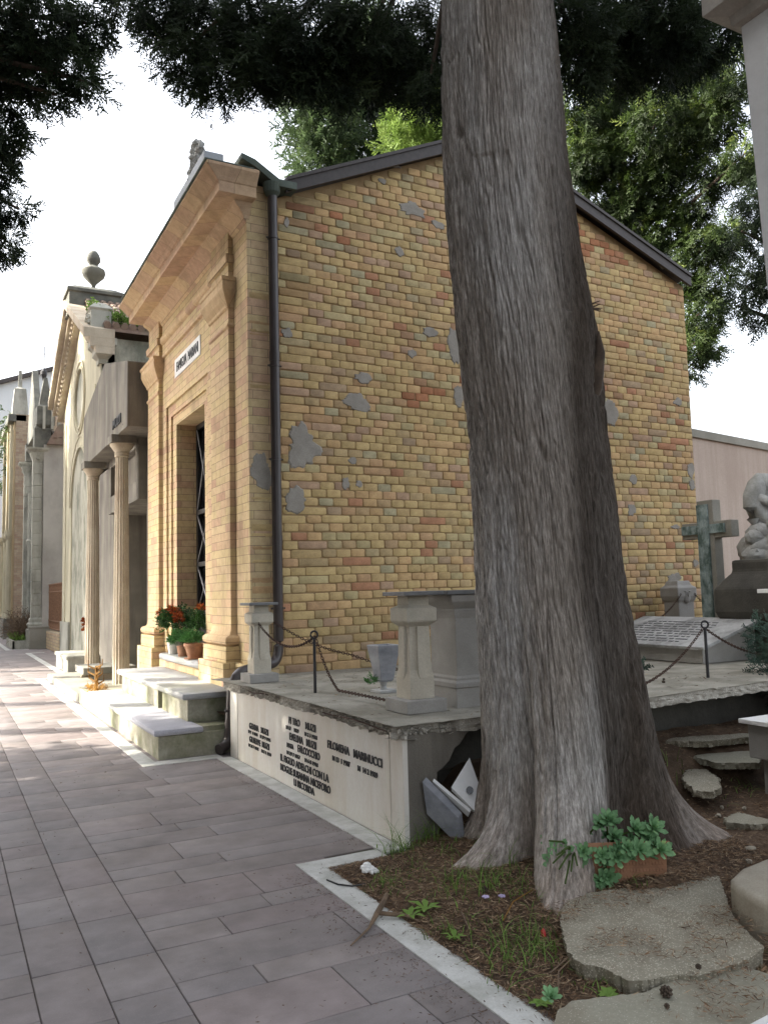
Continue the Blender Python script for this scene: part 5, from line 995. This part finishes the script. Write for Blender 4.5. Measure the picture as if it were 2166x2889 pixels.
# terracotta trough with succulents
tr = empty('terracotta_trough', (3.02, 3.18, .1), 'long terracotta trough tilted against the roots and spilling green succulents', 'planter')
mm = rotM((2.985, 3.25, .135), -19, 0, -28); b = MB()
b.add([(-.21,-.085,-.11),(.21,-.085,-.11),(.21,.085,-.11),(-.21,.085,-.11),(-.23,-.11,.075),(.23,-.11,.075),(.23,.11,.075),(-.23,.11,.075),(-.21,-.09,.075),(.21,-.09,.075),(.21,.09,.075),(-.21,.09,.075),(-.205,-.085,.03),(.205,-.085,.03),(.205,.085,.03),(-.205,.085,.03)],
      [(3,2,1,0)]+[(i,(i+1)%4,4+(i+1)%4,4+i) for i in range(4)]+[(4+i,4+(i+1)%4,8+(i+1)%4,8+i) for i in range(4)]+[(8+i,8+(i+1)%4,12+(i+1)%4,12+i) for i in range(4)]+[(12,13,14,15)], mm)
bd = b.build('body', M['pot'], tr, .004)
q = MB(); q.box(-.242, -.122, .05, .242, -.106, .08, mm).box(-.242, .106, .05, .242, .122, .08, mm).box(-.242, -.106, .05, -.226, .106, .08, mm).box(.226, -.106, .05, .242, .106, .08, mm); q.build('rim', M['pot'], bd, .003)
q = MB()
for zz in (-.085, -.055, -.025, .005):
    for k in range(26): q.box(-.20+k*.0158, -.0935-.135*(zz+.085), zz, -.188+k*.0158, -.074, zz+.014, mm)
q.build('relief', M['pot'], bd, .001); MB().box(-.207, -.088, .03, .207, .088, .05, mm).build('earth', M['soil'], bd)
ROS = [(2.750,3.334,0.267),(2.651,3.254,0.233),(2.741,3.206,0.230),(2.617,3.278,0.181),(2.641,3.268,0.154),(2.711,3.229,0.169),(2.666,3.261,0.091),(2.902,3.247,0.322),(2.934,3.228,0.344),(2.960,3.223,0.261),(2.820,3.166,0.210),(2.929,3.105,0.242),(2.887,3.132,0.200),(2.981,3.078,0.232),(3.081,3.158,0.266),(3.129,3.129,0.301),(3.071,3.031,0.229),(2.850,3.162,0.104),(2.807,3.186,0.087),(2.678,3.375,0.242),(3.048,3.172,0.295),(3.106,3.147,0.247),(2.632,3.266,0.216),(2.688,3.244,0.144)]
def rosette(c, R, ax, n=17):
    Q = []; ax = Vector(ax).normalized(); s = ax.cross(Vector((0, 1, .2))).normalized(); u = ax.cross(s); c = Vector(c)
    for i in range(n):
        a = i*2.399; t = i/n; el = .15+1.1*t; L = R*(1.05-.6*t); d = (s*math.cos(a)+u*math.sin(a))*math.cos(el)+ax*math.sin(el); w = d.cross(ax).normalized()*L*.23; 
        P0 = c-ax*.01; P1 = c+d*L*.45+ax*.002; P2 = c+d*L*.8+ax*L*.10; P3 = c+d*L+ax*L*.18; Q += [[P0-w*.35, P0+w*.35, P1+w*.8, P1-w*.8], [P1-w*.8, P1+w*.8, P2+w, P2-w], [P2-w, P2+w, P3+w*.1, P3-w*.1]]
    return Q
sp_ = empty('succulent_plant', (2.9, 3.2, .2), 'green rosette succulents growing over and out of the terracotta trough', 'plant'); ctr = Vector((2.93, 3.25, .15))
Q = []; cc = []; stq = MB()
for p in ROS:
    v = Vector(p); d = (v-ctr); d.z *= .5; ax = d.normalized()*.5+Vector((-.35, -.65, .55)); v = v+(Vector((-.225, -.277, .11)) if v.x < 2.73 else Vector((-.02, 0, .015))); R = random.uniform(.052, .070); f = rosette(p, R, ax); Q += f; cc += [min(1, max(0, random.gauss(.55, .15)))+(.15 if i % 51 > 36 else 0) for i in range(len(f)*4)]
    base = mm @ Vector((random.uniform(-.19, .19) if v.x > 2.8 else -.2, random.uniform(-.05, .05), .05)); stq.tube([base, base.lerp(v, .5)+Vector((0, 0, .02)), v], [.005, .005, .004], 5)
for k in range(46):
    v = Vector(random.choice([p for p in ROS if p[0] > 2.73]))+Vector((random.uniform(-.05, .05), random.uniform(0, .06), random.uniform(-.05, .02))); f = rosette(v, random.uniform(.022, .036), (random.uniform(-.5, .2), -.6, .5), 10); Q += f; cc += [random.uniform(.1, .45)]*(len(f)*4)
V = np.array([[list(v) for v in f] for f in Q]).reshape(-1, 3); npmesh('rosettes', V, np.arange(len(V)).reshape(-1, 4), M['succ'], sp_, np.stack([np.array(cc)]*3, 1)); stq.build('stems', M['grass'], sp_)
e = empty('succulent_rosette', (1.90, 2.47, .05), 'lone green succulent rosette at the bottom end of the white border', 'plant'); f = rosette((1.925, 2.46, .06), .04, (-.2, -.4, .8), 20); V = np.array([[list(v) for v in g_] for g_ in f]).reshape(-1, 3); npmesh('leaves', V, np.arange(len(V)).reshape(-1, 4), M['succ'], e, np.full((len(V), 3), .6))
# ------------------------------------------------------------------ right side: tombs, cross, statue
tm = empty('white_topped_tomb', (5.0, 3.8, 0), 'grey cement tomb with thin white marble top at the right edge', 'tomb')
MB().box(4.90, 3.0, .30, 6.4, 3.98, .53).box(4.97, 3.0, 0, 6.3, 3.93, .30).build('base', M['post2'], tm, .008); MB().box(4.86, 2.95, .53, 6.45, 4.02, .56).build('top', M['white_marble'], tm, .004)
gv = empty('tilted_gravestone', (6.6, 5.8, .72), 'low grave with tilted weathered inscribed marble lid on the right half of the terrace', 'grave')
MB().prism([(6.64, .70), (7.42, .70), (7.42, 1.06), (6.64, .835)], 'y', 5.86, 7.35).build('base', M['post2'], gv, .006)
MB().prism([(6.58, .838), (7.46, 1.085), (7.45, 1.118), (6.57, .868)], 'y', 5.79, 7.42).build('lid', M['lichen_marble'], gv, .004)
ng = math.atan2(.247, .88)
q = MB()
random.seed(61)
for r_ in range(9):
    y = 7.15
    while y > 6.15:
        w = random.uniform(.03, .10); t = .12+r_*.085; q.box(-.5*.02, -w/2, .0, .5*.022, w/2, .0035, Matrix.Translation((6.58+.86*t, y, .873+.245*t)) @ Matrix.Rotation(-ng, 4, 'Y')); y -= w+.03
q.build('worn_lettering', M['slate'], gv)
cr = empty('stone_cross', (8.25, 7.1, .7), 'tall grey stone cross with peeling verdigris panel behind the tilted grave', 'cross')
MB().box(8.22, 6.97, .6, 8.36, 7.21, 2.50).box(8.222, 6.72, 2.035, 8.358, 6.968, 2.235).box(8.222, 7.212, 2.035, 8.358, 7.46, 2.235).build('body', M['concrete'], cr, .008)
MB().box(8.195, 7.035, .9, 8.218, 7.20, 2.45).box(8.196, 6.80, 2.09, 8.2175, 7.034, 2.20).box(8.196, 7.201, 2.09, 8.2175, 7.45, 2.20).build('panel', M['verdigris'], cr, .004)
wp = empty('weathered_post', (8.5, 7.85, .7), 'weathered cement post with carved face holding chains against the brick wall', 'post')
q = MB(); q.loft((8.40, 7.75, 8.68, 8.0), [(0, .6), (0, 1.25), (.015, 1.28), (.03, 1.33), (.03, 1.44), (-.01, 1.47), (-.03, 1.53)]); q.build('shaft', M['post2'], wp, .012)
q = MB(); q.blob((8.54, 7.74, 1.33), (.075, .03, .10), 2, .1); q.blob((8.54, 7.71, 1.35), (.016, .02, .035), 1, 0); q.blob((8.50, 7.715, 1.39), (.022, .012, .01), 1, 0); q.blob((8.58, 7.715, 1.39), (.022, .012, .01), 1, 0); q.build('carved_mask', M['post2'], wp, 0, True)
chain([(8.42, 7.72, 1.36), (7.95, 7.7, 1.05)], [.04], 'dark chain falling left from the carved post'); chain([(8.66, 7.72, 1.36), (9.05, 7.5, 1.0)], [.05], 'dark chain falling right from the carved post to the cross')
mon = empty('statue_pedestal', (8.3, 6.2, .7), 'massive dark rock pedestal below the seated statue', 'pedestal')
q = MB(); q.loft((7.46, 5.2, 9.0, 6.24), [(-.06, .55), (-.06, .95), (.06, 1.12), (.08, 1.18), (.08, 1.42), (.0, 1.53), (-.06, 1.60), (-.06, 1.73)]); q.build('block', M['dark_rock'], mon, .03)
sta = empty('statue', (8.1, 6.2, 1.7), 'stone statue of a long haired mourner leaning over a rock', 'statue'); O = Vector((8.12, 6.30, 0)); e1 = Vector((.883, -.468, 0)); e2 = Vector((-.468, -.883, 0))
def LP(a, z, d=0): return O+e1*a+e2*d+Vector((0, 0, z))
def skin(name, pts, edges, rad, mat, parent, sub=2, root=0):
    me = bpy.data.meshes.new(name); me.from_pydata([tuple(p) for p in pts], edges, []); o = bpy.data.objects.new(name, me); COL.objects.link(o); m_ = o.modifiers.new('s', 'SKIN'); m_.use_smooth_shade = True
    for i, v in enumerate(me.skin_vertices[0].data): v.radius = (rad[i], rad[i]); v.use_root = (i == root)
    ss = o.modifiers.new('u', 'SUBSURF'); ss.levels = ss.render_levels = sub; dg = bpy.context.evaluated_depsgraph_get(); me2 = bpy.data.meshes.new_from_object(o.evaluated_get(dg)); bpy.data.objects.remove(o)
    me2.materials.clear(); me2.materials.append(mat); me2.polygons.foreach_set('use_smooth', [True]*len(me2.polygons)); me2.name = name; o = bpy.data.objects.new(name, me2); COL.objects.link(o); return place(o, parent)
B = [LP(.05, 2.02), LP(.02, 2.2), LP(.03, 2.36), LP(.09, 2.48), LP(.15, 2.57, .02), LP(.18, 2.62, .02), LP(.02, 2.42, .13), LP(.14, 2.34, .20), LP(.30, 2.42, .14), LP(.02, 2.42, -.13), LP(.16, 2.36, -.2), LP(.30, 2.42, -.1), LP(.36, 2.10, .12), LP(.30, 1.82, .14), LP(.38, 1.76, .2), LP(.36, 2.10, -.10), LP(.34, 1.82, -.1)]
skin('body', B, [(0,1),(1,2),(2,3),(3,4),(4,5),(2,6),(6,7),(7,8),(2,9),(9,10),(10,11),(0,12),(12,13),(13,14),(0,15),(15,16)], [.14,.12,.125,.055,.085,.075,.06,.05,.035,.06,.05,.035,.09,.06,.04,.09,.06], M['statue'], sta)
q = MB(); q.blob((LP(.12, 2.60)), (.12, .12, .12), 3, .03); q.tube([LP(.16, 2.69), LP(.10, 2.66), LP(.03, 2.57, .02), LP(-.03, 2.45, .04), LP(-.055, 2.32, .05), LP(-.05, 2.20, .05), LP(-.03, 2.10, .05)], [.03, .085, .11, .11, .095, .07, .01], 16); hb = q.build('hair', M['statue'], sta, 0, True)
q = MB(); q.blob(LP(.225, 2.575, .02), (.02, .02, .025), 1, 0); q.blob(LP(.215, 2.61, .05), (.012, .012, .008), 1, 0); q.blob(LP(.215, 2.535, .03), (.014, .014, .008), 1, 0); q.build('face_details', M['statue'], sta, 0, True)
random.seed(71); q = MB()
for a, z, d, r_ in [(.02, 2.02, .05, .16), (-.08, 1.98, .12, .10), (.16, 2.12, .2, .13), (.3, 2.2, .05, .15), (.0, 1.86, .1, .17), (.2, 1.9, .2, .2), (.36, 1.95, .1, .2), (-.05, 1.78, .1, .16), (.15, 1.76, .18, .2), (.4, 1.76, .1, .22), (.3, 2.3, .1, .1), (.28, 1.9, -.2, .3), (.05, 1.85, -.15, .2)]: q.blob(LP(a, z, d), (r_, r_, r_*.9), 3, .22)
q.build('rock', M['statue'], sta, 0, True)
bw = empty('beige_building', (12, 12, 0), 'long beige plastered wall with grey coping behind the brick chapel', 'building'); wd = Vector((3.24, .66, 0)).normalized(); wa = math.degrees(math.atan2(wd.y, wd.x))
MB().box(-5, 0, 0, 12, .3, 4.62, rotM((14.35, 12.49, 0), 0, 0, wa)).build('wall', M['beige_wall'], bw); MB().box(-5.05, -.06, 4.62, 12.05, .36, 4.80, rotM((14.35, 12.49, 0), 0, 0, wa)).build('coping', M['concrete'], bw, .01)
wc = empty('white_monument', (3.8, 2, 0), 'tall white marble monument pillar with projecting cornice at the right edge', 'monument')
q = MB(); q.add([(3.34,1.2,0),(4.4,1.2,0),(4.4,2.36,0),(3.34,2.36,0),(3.34,1.2,4.16),(4.4,1.2,4.16),(4.4,2.485,4.16),(3.34,2.485,4.16)], [(3,2,1,0),(4,5,6,7),(0,1,5,4),(1,2,6,5),(2,3,7,6),(3,0,4,7)]); q.build('pillar', M['white_marble'], wc, .006)
MB().loft((3.34, 1.2, 4.4, 2.485), [(0, 4.16), (.03, 4.17), (.035, 4.22), (.12, 4.25), (.12, 4.36), (.14, 4.40), (.14, 4.45)]).build('cornice', M['plaster_grey'], wc, .004)
tg = empty('marble_ledge', (7.2, 5.4, .7), 'small white marble ledge on a post in front of the dark pedestal', 'ledge'); MB().box(7.10, 5.15, 1.38, 7.5, 5.55, 1.42).build('top', M['white_marble'], tg, .004); MB().box(7.20, 5.25, .6, 7.4, 5.45, 1.38).build('post', M['stone_pale'], tg, .004)
jn = empty('juniper_shrub', (6.2, 4.6, .3), 'dark blue green juniper shrub beside the right terrace edge', 'shrub')
JB = [(6.25,4.75,.98,.20),(6.1,4.62,.80,.20),(6.35,4.6,.82,.25),(6.0,4.5,.62,.16),(6.2,4.4,.55,.18),(6.45,4.5,.6,.25),(6.05,4.4,.42,.12)]
q = MB(); [q.tube([(6.5, 4.4, .2), (6.35, 4.45, .5), (x, y, z)], [.02, .014, .004], 5) for x, y, z, r_ in JB]; q.build('stems', M['twig'], jn)
leafmesh('foliage', [blobfill(JB, 26, .11, -.3, .9, ARCH, .3, True)], M['shrub'], jn)
q = MB()
for k in range(9): a = random.uniform(0, 6); p0 = Vector((6.0+random.uniform(-.3, .2), 4.35+random.uniform(-.1, .1), .35)); q.tube([p0+Vector((.35*math.cos(a+t*3), -.1*t, .22*math.sin(a+t*3.5))) for t in [0, .2, .4, .6, .8, 1]], .0025, 4)
q.build('bare_runners', M['twig'], jn)
e = empty('potted_succulent', (4.6, 5.4, .71), 'white pot with thin branching green plant just right of the trunk on the terrace', 'potted plant')
MB().lathe(4.83, 5.35, [(.04, .71), (.06, .74), (.07, 1.0), (.075, 1.15)], 16).build('pot', M['pot_white'], e, 0, True)
q = MB(); [q.tube([(4.84, 5.35, 1.1), (4.90+.03*k, 5.33, 1.18+.03*k), (4.88+.05*k, 5.3, 1.26+.02*(k % 2))], [.008, .007, .005], 5) for k in range(3)]; q.build('stems', M['twig'], e)
tuft('leaves', (4.90, 5.32, 1.28), (.10, .08, .06), 60, .07, M['succ'], e); tuft('low_leaves', (5.05, 5.2, .80), (.08, .08, .08), 50, .09, M['shrub'], e)
e = empty('green_sprig', (2.98, 5.9, .71), 'small bright green sprig at the foot of the marble vase', 'plant'); tuft('leaves', (2.99, 5.9, .78), (.035, .035, .07), 60, .04, M['fern'], e)
